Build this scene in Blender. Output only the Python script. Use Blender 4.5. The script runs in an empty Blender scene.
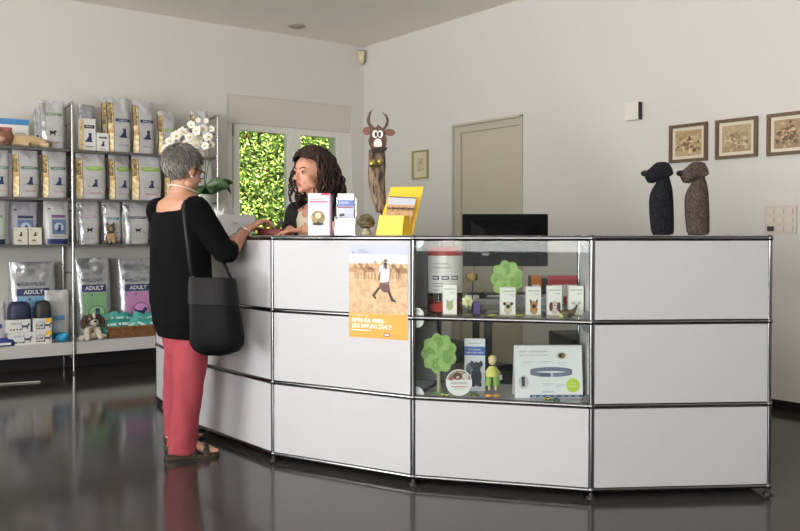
import bpy, bmesh, math, random
from mathutils import Vector, Matrix, noise, Quaternion
random.seed(7)
SC = bpy.context.scene
COL = SC.collection
V = Vector
PI = math.pi

# ------------------------------------------------------------------ camera maths
F = 780.0
CAMZ = 1.09
PITCH = math.radians(1.0)
CY = 250.6
_fw = V((0, math.cos(PITCH), -math.sin(PITCH)))
_up = V((0, math.sin(PITCH), math.cos(PITCH)))
CAM = V((0, 0, CAMZ))
def ray(x, y):
    return V((1, 0, 0)) * ((x - 400) / F) + _up * ((CY - y) / F) + _fw
def at(x, y, Y):
    r = ray(x, y)
    return CAM + r * (Y / r.y)
def onplane(x, y, P0, n):
    r = ray(x, y)
    return CAM + r * ((P0 - CAM).dot(n) / r.dot(n))

# ------------------------------------------------------------------ materials
def lin(c):
    c = c / 255.0
    return c / 12.92 if c <= 0.04045 else ((c + 0.055) / 1.055) ** 2.4
def rgb(c):
    return (lin(c[0]), lin(c[1]), lin(c[2]), 1.0)
_mc = {}
def mat(c, rough=0.5, metal=0.0, spec=0.5, bump=0.0, bscale=60.0, var=0.0, vscale=20.0, sss=0.0, coat=0.0, sheen=0.0, c2=None, stretch=None, twosided=0):
    key = (tuple(c), rough, metal, spec, bump, bscale, var, vscale, sss, coat, sheen, tuple(c2) if c2 else None, stretch)
    if key in _mc: return _mc[key]
    m = bpy.data.materials.new('surface_%d' % len(_mc)); m.use_nodes = True
    nt = m.node_tree; b = nt.nodes['Principled BSDF']
    b.inputs['Base Color'].default_value = rgb(c)
    b.inputs['Roughness'].default_value = rough
    b.inputs['Metallic'].default_value = metal
    b.inputs['Specular IOR Level'].default_value = spec
    if sss: 
        b.inputs['Subsurface Weight'].default_value = sss
        b.inputs['Subsurface Radius'].default_value = (0.012, 0.005, 0.003)
        b.inputs['Subsurface Scale'].default_value = 1.0
    if coat: b.inputs['Coat Weight'].default_value = coat; b.inputs['Coat Roughness'].default_value = 0.08
    if sheen: b.inputs['Sheen Weight'].default_value = sheen
    co = None
    if bump or var or c2:
        co = nt.nodes.new('ShaderNodeTexCoord'); src = co.outputs['Object']
        if stretch:
            mp = nt.nodes.new('ShaderNodeMapping'); mp.inputs['Scale'].default_value = stretch
            nt.links.new(src, mp.inputs['Vector']); src = mp.outputs['Vector']
    if var or c2:
        n = nt.nodes.new('ShaderNodeTexNoise'); n.inputs['Scale'].default_value = vscale; n.inputs['Detail'].default_value = 4
        nt.links.new(src, n.inputs['Vector'])
        mx = nt.nodes.new('ShaderNodeMix'); mx.data_type = 'RGBA'
        if c2:
            ramp = nt.nodes.new('ShaderNodeMapRange'); ramp.inputs[1].default_value = 0.35; ramp.inputs[2].default_value = 0.65
            nt.links.new(n.outputs['Fac'], ramp.inputs[0]); nt.links.new(ramp.outputs[0], mx.inputs[0])
            mx.inputs[6].default_value = rgb(c); mx.inputs[7].default_value = rgb(c2)
        else:
            nt.links.new(n.outputs['Fac'], mx.inputs[0])
            mx.inputs[6].default_value = rgb([max(0, v * (1 - var)) for v in c]); mx.inputs[7].default_value = rgb([min(255, v * (1 + var)) for v in c])
        nt.links.new(mx.outputs[2], b.inputs['Base Color'])
    if bump:
        n2 = nt.nodes.new('ShaderNodeTexNoise'); n2.inputs['Scale'].default_value = bscale; n2.inputs['Detail'].default_value = 5
        nt.links.new(src, n2.inputs['Vector'])
        bp = nt.nodes.new('ShaderNodeBump'); bp.inputs['Strength'].default_value = bump; bp.inputs['Distance'].default_value = 0.01
        nt.links.new(n2.outputs['Fac'], bp.inputs['Height']); nt.links.new(bp.outputs['Normal'], b.inputs['Normal'])
    _mc[key] = m
    return m
def glass_mat(name, tint=(250, 252, 251), refl=0.10, rough=0.02):
    m = bpy.data.materials.new(name); m.use_nodes = True; nt = m.node_tree
    for n in list(nt.nodes): nt.nodes.remove(n)
    o = nt.nodes.new('ShaderNodeOutputMaterial'); t = nt.nodes.new('ShaderNodeBsdfTransparent'); g = nt.nodes.new('ShaderNodeBsdfGlossy')
    t.inputs[0].default_value = rgb(tint); g.inputs['Roughness'].default_value = rough
    fr = nt.nodes.new('ShaderNodeFresnel'); fr.inputs['IOR'].default_value = 1.45
    ad = nt.nodes.new('ShaderNodeMath'); ad.operation = 'MULTIPLY'; ad.inputs[1].default_value = refl / 0.04
    ad.use_clamp = True
    mx = nt.nodes.new('ShaderNodeMixShader')
    nt.links.new(fr.outputs[0], ad.inputs[0]); nt.links.new(ad.outputs[0], mx.inputs[0])
    nt.links.new(t.outputs[0], mx.inputs[1]); nt.links.new(g.outputs[0], mx.inputs[2]); nt.links.new(mx.outputs[0], o.inputs[0])
    return m
GLASS = glass_mat('clear_glass', refl=0.016)
ACRYL = glass_mat('clear_acrylic', refl=0.04)
CHROME = mat((116, 116, 117), 0.12, 1.0)
STEEL = mat((150, 150, 148), 0.3, 1.0)
WHITE = mat((236, 236, 234), 0.45)
PAPER = mat((238, 238, 240), 0.5)
BLACK = mat((22, 22, 24), 0.4)

# ------------------------------------------------------------------ mesh builder
class MB:
    def __init__(s): s.v = []; s.f = []; s.m = []; s.sm = []; s.mats = []
    def mi(s, m):
        if m not in s.mats: s.mats.append(m)
        return s.mats.index(m)
    def add(s, vs, fs, m, smooth=False, M=None):
        o = len(s.v); k = s.mi(m)
        for p in vs: s.v.append(M @ V(p) if M is not None else V(p))
        for f in fs: s.f.append([i + o for i in f]); s.m.append(k); s.sm.append(smooth)
        return s
    def box(s, c, d, m, M=None, rz=0):
        x, y, z = d[0] / 2, d[1] / 2, d[2] / 2
        vs = [V((sx * x, sy * y, sz * z)) for sz in (-1, 1) for sy in (-1, 1) for sx in (-1, 1)]
        if rz: vs = [Matrix.Rotation(rz, 3, 'Z') @ v for v in vs]
        vs = [v + V(c) for v in vs]
        return s.add(vs, [(0, 2, 3, 1), (4, 5, 7, 6), (0, 1, 5, 4), (2, 6, 7, 3), (0, 4, 6, 2), (1, 3, 7, 5)], m, False, M)
    def tube(s, pts, rad, m, n=10, M=None, smooth=True, caps=True, flat=None):
        pts = [V(p) for p in pts]; k = len(pts)
        if not hasattr(rad, '__len__'): rad = [rad] * k
        vs = []; fs = []
        up = None
        for i, p in enumerate(pts):
            d = (pts[min(i + 1, k - 1)] - pts[max(i - 1, 0)])
            if d.length < 1e-9: d = V((0, 0, 1))
            d.normalize()
            if up is None:
                up = d.orthogonal().normalized()
                if flat is not None:
                    a = V(flat) - d * V(flat).dot(d)
                    if a.length > 1e-4: up = a.normalized()
            else:
                up = up - d * up.dot(d)
                up = up.normalized() if up.length > 1e-6 else d.orthogonal().normalized()
            sd = d.cross(up)
            for j in range(n):
                a = 2 * PI * j / n
                r = rad[i]
                r1, r2 = (r if not hasattr(r, '__len__') else r[0]), (r if not hasattr(r, '__len__') else r[1])
                vs.append(p + up * (math.cos(a) * r1) + sd * (math.sin(a) * r2))
        for i in range(k - 1):
            for j in range(n):
                a, b = i * n + j, i * n + (j + 1) % n
                fs.append((a, b, b + n, a + n))
        s.add(vs, fs, m, smooth, M)
        if caps:
            s.add(vs[:n], [tuple(range(n - 1, -1, -1))], m, False, M); s.add(vs[-n:], [tuple(range(n))], m, False, M)
        return s
    def ball(s, c, r, m, M=None, nu=16, nv=10, R=None):
        if not hasattr(r, '__len__'): r = (r, r, r)
        vs = [V((0, 0, r[2]))]; fs = []
        for i in range(1, nv):
            th = PI * i / nv
            for j in range(nu):
                a = 2 * PI * j / nu
                vs.append(V((r[0] * math.sin(th) * math.cos(a), r[1] * math.sin(th) * math.sin(a), r[2] * math.cos(th))))
        vs.append(V((0, 0, -r[2])))
        for j in range(nu):
            fs.append((0, 1 + j, 1 + (j + 1) % nu))
            b = 1 + (nv - 2) * nu
            fs.append((b + j, len(vs) - 1, b + (j + 1) % nu))
        for i in range(nv - 2):
            for j in range(nu):
                a = 1 + i * nu + j; b = 1 + i * nu + (j + 1) % nu
                fs.append((a, a + nu, b + nu, b))
        if R is not None: vs = [R @ v for v in vs]
        vs = [v + V(c) for v in vs]
        return s.add(vs, fs, m, True, M)
    def lathe(s, prof, m, c=(0, 0, 0), n=24, M=None, smooth=True):
        vs = []; fs = []
        for (r, z) in prof:
            for j in range(n):
                a = 2 * PI * j / n
                vs.append(V((c[0] + r * math.cos(a), c[1] + r * math.sin(a), c[2] + z)))
        for i in range(len(prof) - 1):
            for j in range(n):
                a, b = i * n + j, i * n + (j + 1) % n
                fs.append((a, b, b + n, a + n))
        s.add(vs, fs, m, smooth, M)
        k = len(prof)
        if prof[0][0] > 1e-5: s.add(vs[:n], [tuple(range(n - 1, -1, -1))], m, False, M)
        if prof[-1][0] > 1e-5: s.add(vs[(k - 1) * n:], [tuple(range(n))], m, False, M)
        return s
    def loft(s, rings, m, M=None, smooth=True, caps=True):
        n = len(rings[0]); vs = [V(p) for r in rings for p in r]; fs = []
        for i in range(len(rings) - 1):
            for j in range(n):
                a, b = i * n + j, i * n + (j + 1) % n
                fs.append((a, b, b + n, a + n))
        s.add(vs, fs, m, smooth, M)
        if caps:
            s.add(vs[:n], [tuple(range(n - 1, -1, -1))], m, False, M); s.add(vs[-n:], [tuple(range(n))], m, False, M)
        return s
    def slab(s, pts, thick, m, M=None, mside=None):
        """planar polygon (3D points) given a thickness vector"""
        pts = [V(p) for p in pts]; t = V(thick); n = len(pts)
        s.add(pts + [p + t for p in pts], [tuple(range(n)), tuple(range(2 * n - 1, n - 1, -1))], m, False, M)
        s.add(pts + [p + t for p in pts], [(i, (i + 1) % n, (i + 1) % n + n, i + n) for i in range(n)], mside or m, False, M)
        return s
    # ---- printed shapes; S maps (x, z, lift) to a point of a surface
    def face2(s, S, pts, lift, m):
        return s.add([S(p[0], p[1], lift) for p in pts], [tuple(range(len(pts)))], m)
    def fan(s, S, c, pts, lift, m):
        n = len(pts)
        return s.add([S(c[0], c[1], lift)] + [S(p[0], p[1], lift) for p in pts], [(0, i + 1, (i + 1) % n + 1) for i in range(n)], m)
    def disc(s, S, x, z, rx, rz, lift, m, n=20):
        return s.fan(S, (x, z), [(x + rx * math.cos(2 * PI * i / n), z + rz * math.sin(2 * PI * i / n)) for i in range(n)], lift, m)
    def ringd(s, S, x, z, r0, r1, lift, m, n=24):
        vs = []; 
        for i in range(n):
            a = 2 * PI * i / n
            vs += [S(x + r0 * math.cos(a), z + r0 * math.sin(a), lift), S(x + r1 * math.cos(a), z + r1 * math.sin(a), lift)]
        return s.add(vs, [(2 * i, 2 * i + 1, (2 * i + 3) % (2 * n), (2 * i + 2) % (2 * n)) for i in range(n)], m)
    def rect(s, S, x0, z0, x1, z1, lift, m, nx=1, nz=1, smooth=False):
        vs = []; fs = []
        for j in range(nz + 1):
            for i in range(nx + 1):
                vs.append(S(x0 + (x1 - x0) * i / nx, z0 + (z1 - z0) * j / nz, lift))
        for j in range(nz):
            for i in range(nx):
                a = j * (nx + 1) + i
                fs.append((a, a + 1, a + nx + 2, a + nx + 1))
        return s.add(vs, fs, m, smooth)
    def text(s, S, txt, x, z, h, lift, m, align='l', bold=0.0, wfit=None):
        vs, fs, w, hh = text_geo(txt, bold)
        k = h / 0.72
        kx = k
        if wfit: kx = wfit / max(w, 1e-6)
        W = w * kx
        ox = x - (W / 2 if align == 'c' else W if align == 'r' else 0)
        return s.add([S(ox + v[0] * kx, z + v[1] * k, lift) for v in vs], fs, m)
    def build(s, name, parent=None, world=True, bevel=0, subsurf=0, seg=2, kind=None, label=None, wn=False):
        me = bpy.data.meshes.new(name)
        vs = s.v
        if parent is not None and world:
            inv = MW[parent].inverted(); vs = [inv @ v for v in vs]
        me.from_pydata([tuple(v) for v in vs], [], s.f)
        for m in s.mats: me.materials.append(m)
        me.polygons.foreach_set('material_index', s.m)
        me.polygons.foreach_set('use_smooth', s.sm)
        me.update()
        o = bpy.data.objects.new(name, me); COL.objects.link(o)
        if parent is not None: o.parent = parent
        if bevel:
            b = o.modifiers.new('bevel', 'BEVEL'); b.width = bevel; b.segments = seg; b.limit_method = 'ANGLE'; b.angle_limit = math.radians(40)
        if subsurf:
            b = o.modifiers.new('sub', 'SUBSURF'); b.levels = subsurf; b.render_levels = subsurf
        if kind: o['kind'] = kind
        if label: o['label'] = label
        return o
_tc = {}
def text_geo(txt, bold=0.0):
    key = (txt, bold)
    if key in _tc: return _tc[key]
    cu = bpy.data.curves.new('t', 'FONT'); cu.body = txt; cu.size = 1.0; cu.resolution_u = 2
    if bold: cu.offset = bold
    o = bpy.data.objects.new('t', cu)
    me = o.to_mesh()
    vs = [(v.co.x, v.co.y) for v in me.vertices]; fs = [tuple(p.vertices) for p in me.polygons]
    o.to_mesh_clear(); bpy.data.objects.remove(o); bpy.data.curves.remove(cu)
    if not vs: vs, fs = [(0, 0), (.1, 0), (0, .1)], [(0, 1, 2)]
    x0 = min(v[0] for v in vs); w = max(v[0] for v in vs) - x0
    vs = [(v[0] - x0, v[1]) for v in vs]
    _tc[key] = (vs, fs, w, 0.72)
    return _tc[key]
MW = {}
def thing(name, label, cat, loc=(0, 0, 0), rz=0.0, group=None):
    o = bpy.data.objects.new(name, None); COL.objects.link(o)
    o.location = loc; o.rotation_euler = (0, 0, rz); o['label'] = label; o['category'] = cat
    o.empty_display_size = 0.05
    if group: o['group'] = group
    MW[o] = Matrix.Translation(V(loc)) @ Matrix.Rotation(rz, 4, 'Z')
    return o
def tag(o, label, cat, group=None):
    o['label'] = label; o['category'] = cat
    if group: o['group'] = group
    return o
def struct(o): o['kind'] = 'structure'; return o
def plane(O, r, u, nrm=None):
    O = V(O); r = V(r).normalized(); u = V(u).normalized(); n = V(nrm).normalized() if nrm is not None else r.cross(u)
    return lambda x, z, l=0.0: O + r * x + u * z + n * l
FRONT = lambda y0=0.0: (lambda x, z, l=0.0: V((x, y0 - l, z)))      # a local plane facing -Y

# silhouettes, unit sized
CAT = [(-.28, 0), (.3, 0), (.34, .1), (.22, .16), (.24, .42), (.2, .62), (.24, .72), (.2, 1.0), (.1, .88), (0, .9), (-.06, 1.0), (-.1, .78), (-.02, .62), (-.16, .42), (-.26, .2), (-.42, .12), (-.4, .04)]
DOG = [(-.5, 0), (-.4, 0), (-.36, .3), (.18, .3), (.2, 0), (.3, 0), (.34, .45), (.42, .62), (.58, .62), (.56, .74), (.42, .84), (.34, .9), (.26, .78), (.22, .6), (-.36, .6), (-.55, .85), (-.6, .82), (-.46, .5), (-.5, .3)]
def place(poly, x, z, sc, sx=1):
    return [(x + p[0] * sc * sx, z + p[1] * sc) for p in poly]

# ------------------------------------------------------------------ room geometry
H = 3.077
Cc = V((-0.379, 8.2, 0))
dL = V((-0.830, -0.558, 0)).normalized()      # along the window wall, to the left
nL = V((0.558, -0.830, 0)).normalized()       # its normal, into the room
dR = V((0.6467, -0.7627, 0)).normalized()     # along the right wall, towards the camera
nR = V((-0.7627, -0.6467, 0)).normalized()
E = Cc + dL * 5.8
G = Cc + dR * 7.0
WALLC = (212, 209, 204)
WALL = mat(WALLC, 0.75, bump=0.03, bscale=180)
def wall_with_holes(name, P, d, n_out, L, holes, z1=H, th=0.22, m=WALL):
    """wall from P along d for L; holes = [(t0,t1,z0,z1)]; thickness goes outwards"""
    mb = MB()
    ts = sorted(set([0, L] + [h[0] for h in holes] + [h[1] for h in holes]))
    zs = sorted(set([0, z1] + [h[2] for h in holes] + [h[3] for h in holes]))
    for i in range(len(ts) - 1):
        for j in range(len(zs) - 1):
            a, b, c, e = ts[i], ts[i + 1], zs[j], zs[j + 1]
            if any(h[0] <= a + 1e-6 and h[1] >= b - 1e-6 and h[2] <= c + 1e-6 and h[3] >= e - 1e-6 for h in holes): continue
            p = [P + d * a + V((0, 0, c)), P + d * b + V((0, 0, c)), P + d * b + V((0, 0, e)), P + d * a + V((0, 0, e))]
            mb.slab(p, n_out * th, m)
    return struct(mb.build(name))
def tL(x, D=0.0):
    """distance along the window wall seen at pixel column x, on a plane D in front of it"""
    P = Cc + nL * D; u = (x - 400) / F
    # (P + dL t).x = u (P + dL t).y
    return (u * P.y - P.x) / (dL.x - u * dL.y)
def pL(x, D=0.0, z=0.0):
    return Cc + nL * D + dL * tL(x, D) + V((0, 0, z))
def tR(x, D=0.0):
    P = Cc + nR * D; u = (x - 400) / F
    return (u * P.y - P.x) / (dR.x - u * dR.y)
def zL(x, y, D=0.0): return onplane(x, y, Cc + nL * D, nL).z
def zR(x, y, D=0.0): return onplane(x, y, Cc + nR * D, nR).z

# window wall with its opening
w0, w1 = tL(352), tL(228)
wz1 = zL(228, 93.5)
wall_with_holes('wall_left', Cc, dL, -nL, 5.8, [(w0, w1, 0.0, wz1)])
# right wall with the door recess
d0, d1 = tR(454), tR(521)
dz1 = zR(487, 122)
wall_with_holes('wall_right', Cc, dR, -nR, 7.0, [(d0, d1, 0.0, dz1)])
# walls beside and behind the photographer, with the big windows that light the room
EXT = []
Wp = V((E.x, E.y, 0)); 
wall_with_holes('wall_side', Wp, V((0, -1, 0)), V((-1, 0, 0)), E.y + 3.2, [(2.2, 7.4, 0.35, 2.75)])
wall_with_holes('wall_back', V((E.x, -3.2, 0)), V((1, 0, 0)), V((0, -1, 0)), G.x - E.x, [(0.3, 4.9, 0.45, 2.7)])
wall_with_holes('wall_opposite', V((G.x, G.y, 0)), V((0, -1, 0)), V((1, 0, 0)), G.y + 3.2, [])
# floor and ceiling
def poly_room(z, th, m, name, out=0.3):
    pts = [Cc + V((-.1, out, 0)), E + V((-out, .1, 0)), V((E.x - out, -3.5, 0)), V((G.x + out, -3.5, 0)), G + V((out, .1, 0))]
    mb = MB(); mb.slab([V((p.x, p.y, z)) for p in pts], V((0, 0, th)), m)
    return struct(mb.build(name))
FLOORM = mat((58, 55, 54), 0.12, spec=0.42, var=0.10, vscale=1.3, bump=0.006, bscale=3.0)
poly_room(0, -0.2, FLOORM, 'floor')
CEILM = mat((240, 235, 225), 0.85, bump=0.25, bscale=90, var=0.03, vscale=60)
poly_room(H, 0.2, CEILM, 'ceiling')
# baseboards, dark
BASEM = mat((26, 24, 24), 0.35)
mb = MB(); mb.slab([Cc + dL * (w1 + .02), Cc + dL * 5.8, Cc + dL * 5.8 + V((0, 0, .06)), Cc + dL * (w1 + .02) + V((0, 0, .06))], nL * .012, BASEM)
struct(mb.build('baseboard_left'))
mb = MB()
mb.slab([Cc + dR * (d1 + .05), Cc + dR * 7, Cc + dR * 7 + V((0, 0, .06)), Cc + dR * (d1 + .05) + V((0, 0, .06))], nR * .012, BASEM)
mb.slab([Cc, Cc + dR * (d0 - .05), Cc + dR * (d0 - .05) + V((0, 0, .06)), Cc + V((0, 0, .06))], nR * .012, BASEM)
struct(mb.build('baseboard_right'))

# glazed terrace door / window in the left wall
FR = mat((226, 224, 218), 0.35)
def vbar(mb, P, d, n, t0, t1, z0, z1, dep, th, m=FR):
    """box on a wall: along t, up z, from depth dep (towards n) with thickness th"""
    p = [P + d * t0 + n * dep, P + d * t1 + n * dep]
    q = [p[0] + V((0, 0, z0)), p[1] + V((0, 0, z0)), p[1] + V((0, 0, z1)), p[0] + V((0, 0, z1))]
    mb.slab(q, n * th, m)
fz = zL(240, 123.0)
gz = zL(262, 131.5)
mb = MB()
tt = lambda x: tL(x)
vbar(mb, Cc, dL, nL, tt(352), tt(343), 0.0, fz, -.10, .07)
vbar(mb, Cc, dL, nL, tt(234), tt(228), 0.0, fz, -.10, .07)
vbar(mb, Cc, dL, nL, tt(343), tt(234), fz - .045, fz, -.10, .07)
vbar(mb, Cc, dL, nL, tt(343), tt(234), 0.0, .05, -.10, .07)
wfr = struct(mb.build('window_1', bevel=.004))
def sash(name, xa, xb, xga, xgb, dep):
    m2 = MB()
    vbar(m2, Cc, dL, nL, tt(xa), tt(xga), 0.05, fz - .045, dep, .06)
    vbar(m2, Cc, dL, nL, tt(xgb), tt(xb), 0.05, fz - .045, dep, .06)
    vbar(m2, Cc, dL, nL, tt(xga), tt(xgb), gz, fz - .045, dep, .06)
    vbar(m2, Cc, dL, nL, tt(xga), tt(xgb), 0.05, .16, dep, .06)
    o = m2.build(name, bevel=.004); o.parent = wfr
    m3 = MB(); vbar(m3, Cc, dL, nL, tt(xga), tt(xgb), .16, gz, dep + .025, .006, GLASS)
    g = m3.build('pane'); g.parent = o
    return o
sash('window_sash', 293.5, 234.3, 288, 241, -.085)
sash('window_sash', 342.7, 294.5, 338, 302, -.085)
mb = MB(); vbar(mb, Cc, dL, nL, tt(297.5), tt(292), .05, fz - .045, -.03, .012); o = mb.build('window_mullion'); o.parent = wfr
mb = MB(); a = pL(233.2, .004, 0); mb.tube([a + V((0, 0, fz - .13)), a + V((0, 0, fz - .01))], .009, mat((120, 116, 108), .4, .6)); 
mb.tube([a + V((0, 0, .1)), a + V((0, 0, fz - .13))], .003, mat((120, 116, 108), .4, .6)); o = mb.build('hinge'); o.parent = wfr
# shutter box cover above the frame
mb = MB(); vbar(mb, Cc, dL, nL, w0, w1, fz, wz1, -.03, .02, mat((206, 201, 193), .6)); struct(mb.build('trim_1'))
# door in the right wall
DM = mat((186, 180, 165), .55)
mb = MB()
tr = lambda x: tR(x)
vbar(mb, Cc, dR, nR, d0, tr(459), 0, dz1, -.09, .075, DM); vbar(mb, Cc, dR, nR, tr(519), d1, 0, dz1, -.09, .085, DM)
vbar(mb, Cc, dR, nR, tr(459), tr(519), dz1 - .06, dz1, -.09, .075, DM)
drf = struct(mb.build('door_1', bevel=.003))
mb = MB(); vbar(mb, Cc, dR, nR, d0 - .02, d0, 0, dz1 + .02, -.002, .016, DM); vbar(mb, Cc, dR, nR, d1, d1 + .02, 0, dz1 + .02, -.002, .016, DM); vbar(mb, Cc, dR, nR, d0 - .02, d1 + .02, dz1, dz1 + .02, -.002, .016, DM)
o = mb.build('door_casing'); o.parent = drf
mb = MB(); vbar(mb, Cc, dR, nR, tr(459), tr(519), 0, dz1 - .06, -.08, .04, mat((188, 182, 164), .5)); o = mb.build('door_leaf', bevel=.003); o.parent = drf
mb = MB(); hp = Cc + dR * (tr(459) + .07) + nR * -.04 + V((0, 0, 1.02)); mb.tube([hp, hp + nR * .05, hp + nR * .05 + dR * .1], .009, STEEL); o = mb.build('door_handle'); o.parent = drf

# garden behind the window
mb = MB(); mb.slab([Cc + dL * -4 - nL * .23, Cc + dL * 9 - nL * .23, Cc + dL * 9 - nL * 6, Cc + dL * -4 - nL * 6], V((0, 0, -.15)), mat((196, 190, 172), .9, var=.1, vscale=8))
o = struct(mb.build('ground')); o.location.z = -.02
mb = MB(); pc = Cc + dL * (tL(325) - 0.0) - nL * .9
vbar(mb, Cc, dL, nL, tL(341, -.3) - .6, tL(329, -.9), 0, 3.0, -.9, .55, mat((225, 222, 212), .7))
struct(mb.build('trim_2'))
hd = thing('hedge', 'bright green leafy hedge outside the glazed terrace door', 'hedge', tuple(Cc + dL * 1.2 - nL * 2.2))
LV = [mat(c, .45, sss=0) for c in ((176, 200, 92), (200, 220, 116), (148, 178, 74), (214, 228, 140), (110, 142, 58))]
mb = MB()
rr = random.Random(3)
for k in range(26000):
    t = rr.uniform(-1.9, 3.6); z = rr.uniform(.02, 3.0)
    bulge = .10 * noise.noise(V((t * 2.2, z * 2.2, 3))) + .06 * noise.noise(V((t * 7, z * 7, 1)))
    dep = -1.75 + bulge - rr.random() ** 2 * .16 - max(0, z - 2.6) * .5
    c = Cc + dL * t + nL * dep + V((0, 0, z))
    a = V((rr.uniform(-1, 1), rr.uniform(-1, 1), rr.uniform(-.9, .6))).normalized()
    nn = (nL * 1.0 + V((rr.uniform(-.8, .8), rr.uniform(-.8, .8), rr.uniform(-.2, 1.0)))).normalized()
    b = a.cross(nn)
    if b.length < .2: continue
    b.normalize(); L = rr.uniform(.018, .038); W = L * .38
    mb.add([c - a * L, c + b * W + nn * .004, c + a * L, c - b * W + nn * .004], [(0, 1, 2, 3)], LV[rr.choice((0, 0, 1, 1, 2, 2, 3, 4))], True)
o = mb.build('foliage', hd); o['kind'] = 'stuff'
mb = MB()
for k in range(26):
    t = -1.8 + k * .2; c = Cc + dL * t - nL * 2.0
    mb.tube([c, c + V((rr.uniform(-.1, .1), 0, 1.2)), c + V((rr.uniform(-.15, .15), 0, 2.4))], [.02, .014, .005], mat((80, 62, 40), .8), 6)
mb.build('stem', hd)
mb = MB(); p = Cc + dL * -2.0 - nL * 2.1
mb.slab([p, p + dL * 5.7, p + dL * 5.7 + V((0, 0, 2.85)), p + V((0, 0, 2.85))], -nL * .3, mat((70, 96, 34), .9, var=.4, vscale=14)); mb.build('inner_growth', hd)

# windows of the photographer's side of the room: frames, and the daylight that comes in through them
mb = MB(); P = V((E.x, E.y, 0)); d_ = V((0, -1, 0)); n_ = V((1, 0, 0))
for t in (2.2, 3.9, 5.6, 7.34): vbar(mb, P, d_, n_, t, t + .06, .35, 2.75, -.15, .06)
for z in (.35, 2.69): vbar(mb, P, d_, n_, 2.2, 7.4, z, z + .06, -.15, .06)
struct(mb.build('window_2'))
mb = MB(); P = V((E.x, -3.2, 0)); d_ = V((1, 0, 0)); n_ = V((0, 1, 0))
for t in (.3, 1.8, 3.3, 4.84): vbar(mb, P, d_, n_, t, t + .06, .45, 2.7, -.15, .06)
for z in (.45, 2.64): vbar(mb, P, d_, n_, .3, 4.9, z, z + .06, -.15, .06)
struct(mb.build('window_3'))
# ------------------------------------------------------------------ the reception counter
J = [V((-1.60, 5.13, 0)), V((-1.18, 4.405, 0)), V((-.616, 3.786, 0)), V((.059, 3.421, 0)), V((.797, 3.237, 0)), V((1.561, 3.291, 0))]
LZ = [.035, .385, .735, 1.085]
def sn(i):
    d = (J[i + 1] - J[i]).normalized(); return V((-d.y, d.x, 0))
IN = []
for i in range(6):
    n = sn(0) if i == 0 else sn(4) if i == 5 else (sn(i - 1) + sn(i)).normalized()
    k = 1 if i in (0, 5) else 1 / max(.5, n.dot(sn(i)))
    IN.append(J[i] + n * .36 * k)
counter = thing('reception_counter', 'long curved white panel reception counter with chrome tube frame on the dark floor', 'counter', (.2, 3.6, 0))
R_ = .0105
def up(p, z): return V((p.x, p.y, z))
PANEL = mat((188, 188, 192), .5, spec=.3)
INSIDE = mat((205, 206, 208), .4)
def panel(a, b, z0, z1, name='front_panel', th=.018, m=PANEL, ins=.0112, off=-.009):
    d = (b - a).normalized(); n = V((-d.y, d.x, 0))
    p0 = a + d * ins + n * off; p1 = b - d * ins + n * off
    mb = MB(); mb.slab([up(p0, z0), up(p1, z0), up(p1, z1), up(p0, z1)], n * th, m)
    return mb.build(name, counter, bevel=.0025, seg=2)
for s in range(5):
    for r in range(3):
        if s == 3 and r > 0: continue
        panel(J[s], J[s + 1], LZ[r] + .0112, LZ[r + 1] - .0112)
        panel(IN[s], IN[s + 1], LZ[r] + .0112, LZ[r + 1] - .0112, 'back_panel')
# uprights, rails, balls and feet
for i in range(6):
    for P in (J[i], IN[i]):
        for r in range(3): mb = MB(); mb.tube([up(P, LZ[r]), up(P, LZ[r + 1])], R_, CHROME, 14, caps=False); mb.build('upright_tube', counter)
        for z in LZ: mb = MB(); mb.ball(up(P, z), .0145, CHROME, nu=14, nv=9); mb.build('ball_connector', counter)
        mb = MB(); mb.lathe([(.022, 0), (.022, .006), (.01, .010), (.008, .03)], BLACK, up(P, 0), 16); mb.build('foot', counter)
for i in range(5):
    for A in (J, IN):
        for z in LZ: mb = MB(); mb.tube([up(A[i], z), up(A[i + 1], z)], R_, CHROME, 14, caps=False); mb.build('rail_tube', counter)
for i in range(6):
    for z in LZ: mb = MB(); mb.tube([up(J[i], z), up(IN[i], z)], R_, CHROME, 14, caps=False); mb.build('cross_tube', counter)
for i in (0, 5):
    for r in range(3):
        a, b = (IN[i], J[i]) if i == 0 else (J[i], IN[i])
        panel(a, b, LZ[r] + .0135, LZ[r + 1] - .0135, 'end_panel')
for i in (3,):
    panel(J[i], IN[i], LZ[0] + .0135, LZ[1] - .0135, 'partition_panel', off=-.005, m=INSIDE)
for r in (0, 1, 2): panel(J[4], IN[4], LZ[r] + .0135, LZ[r + 1] - .0135, 'partition_panel', off=-.02, m=INSIDE)
def deck(s, z, name, m, th=.018, dz=0, ins=.0135):
    a, b, c, d = J[s], J[s + 1], IN[s + 1], IN[s]
    ce = (a + b + c + d) / 4
    q = [up(p + (ce - p).normalized() * ins * 1.9, z - th / 2 + dz) for p in (a, b, c, d)]
    mb = MB(); mb.slab(q, V((0, 0, th)), m); return mb.build(name, counter, bevel=.002)
for s in range(5):
    if s != 3: deck(s, 1.0875, 'top_panel', PANEL)
    for k in (0, 1, 2):
        if s == 3 and k == 2: continue
        deck(s, LZ[k], 'shelf_panel', mat((165, 167, 167), .25) if s == 3 else INSIDE)
deck(3, LZ[2], 'glass_shelf', GLASS, .006, .0095)
deck(3, 1.0875, 'glass_top', GLASS, .006, .006)
for r in (1, 2):
    panel(J[3], J[4], LZ[r] + .012, LZ[r + 1] - .012, 'glass_pane', .005, GLASS, ins=.012, off=-.004)
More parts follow.
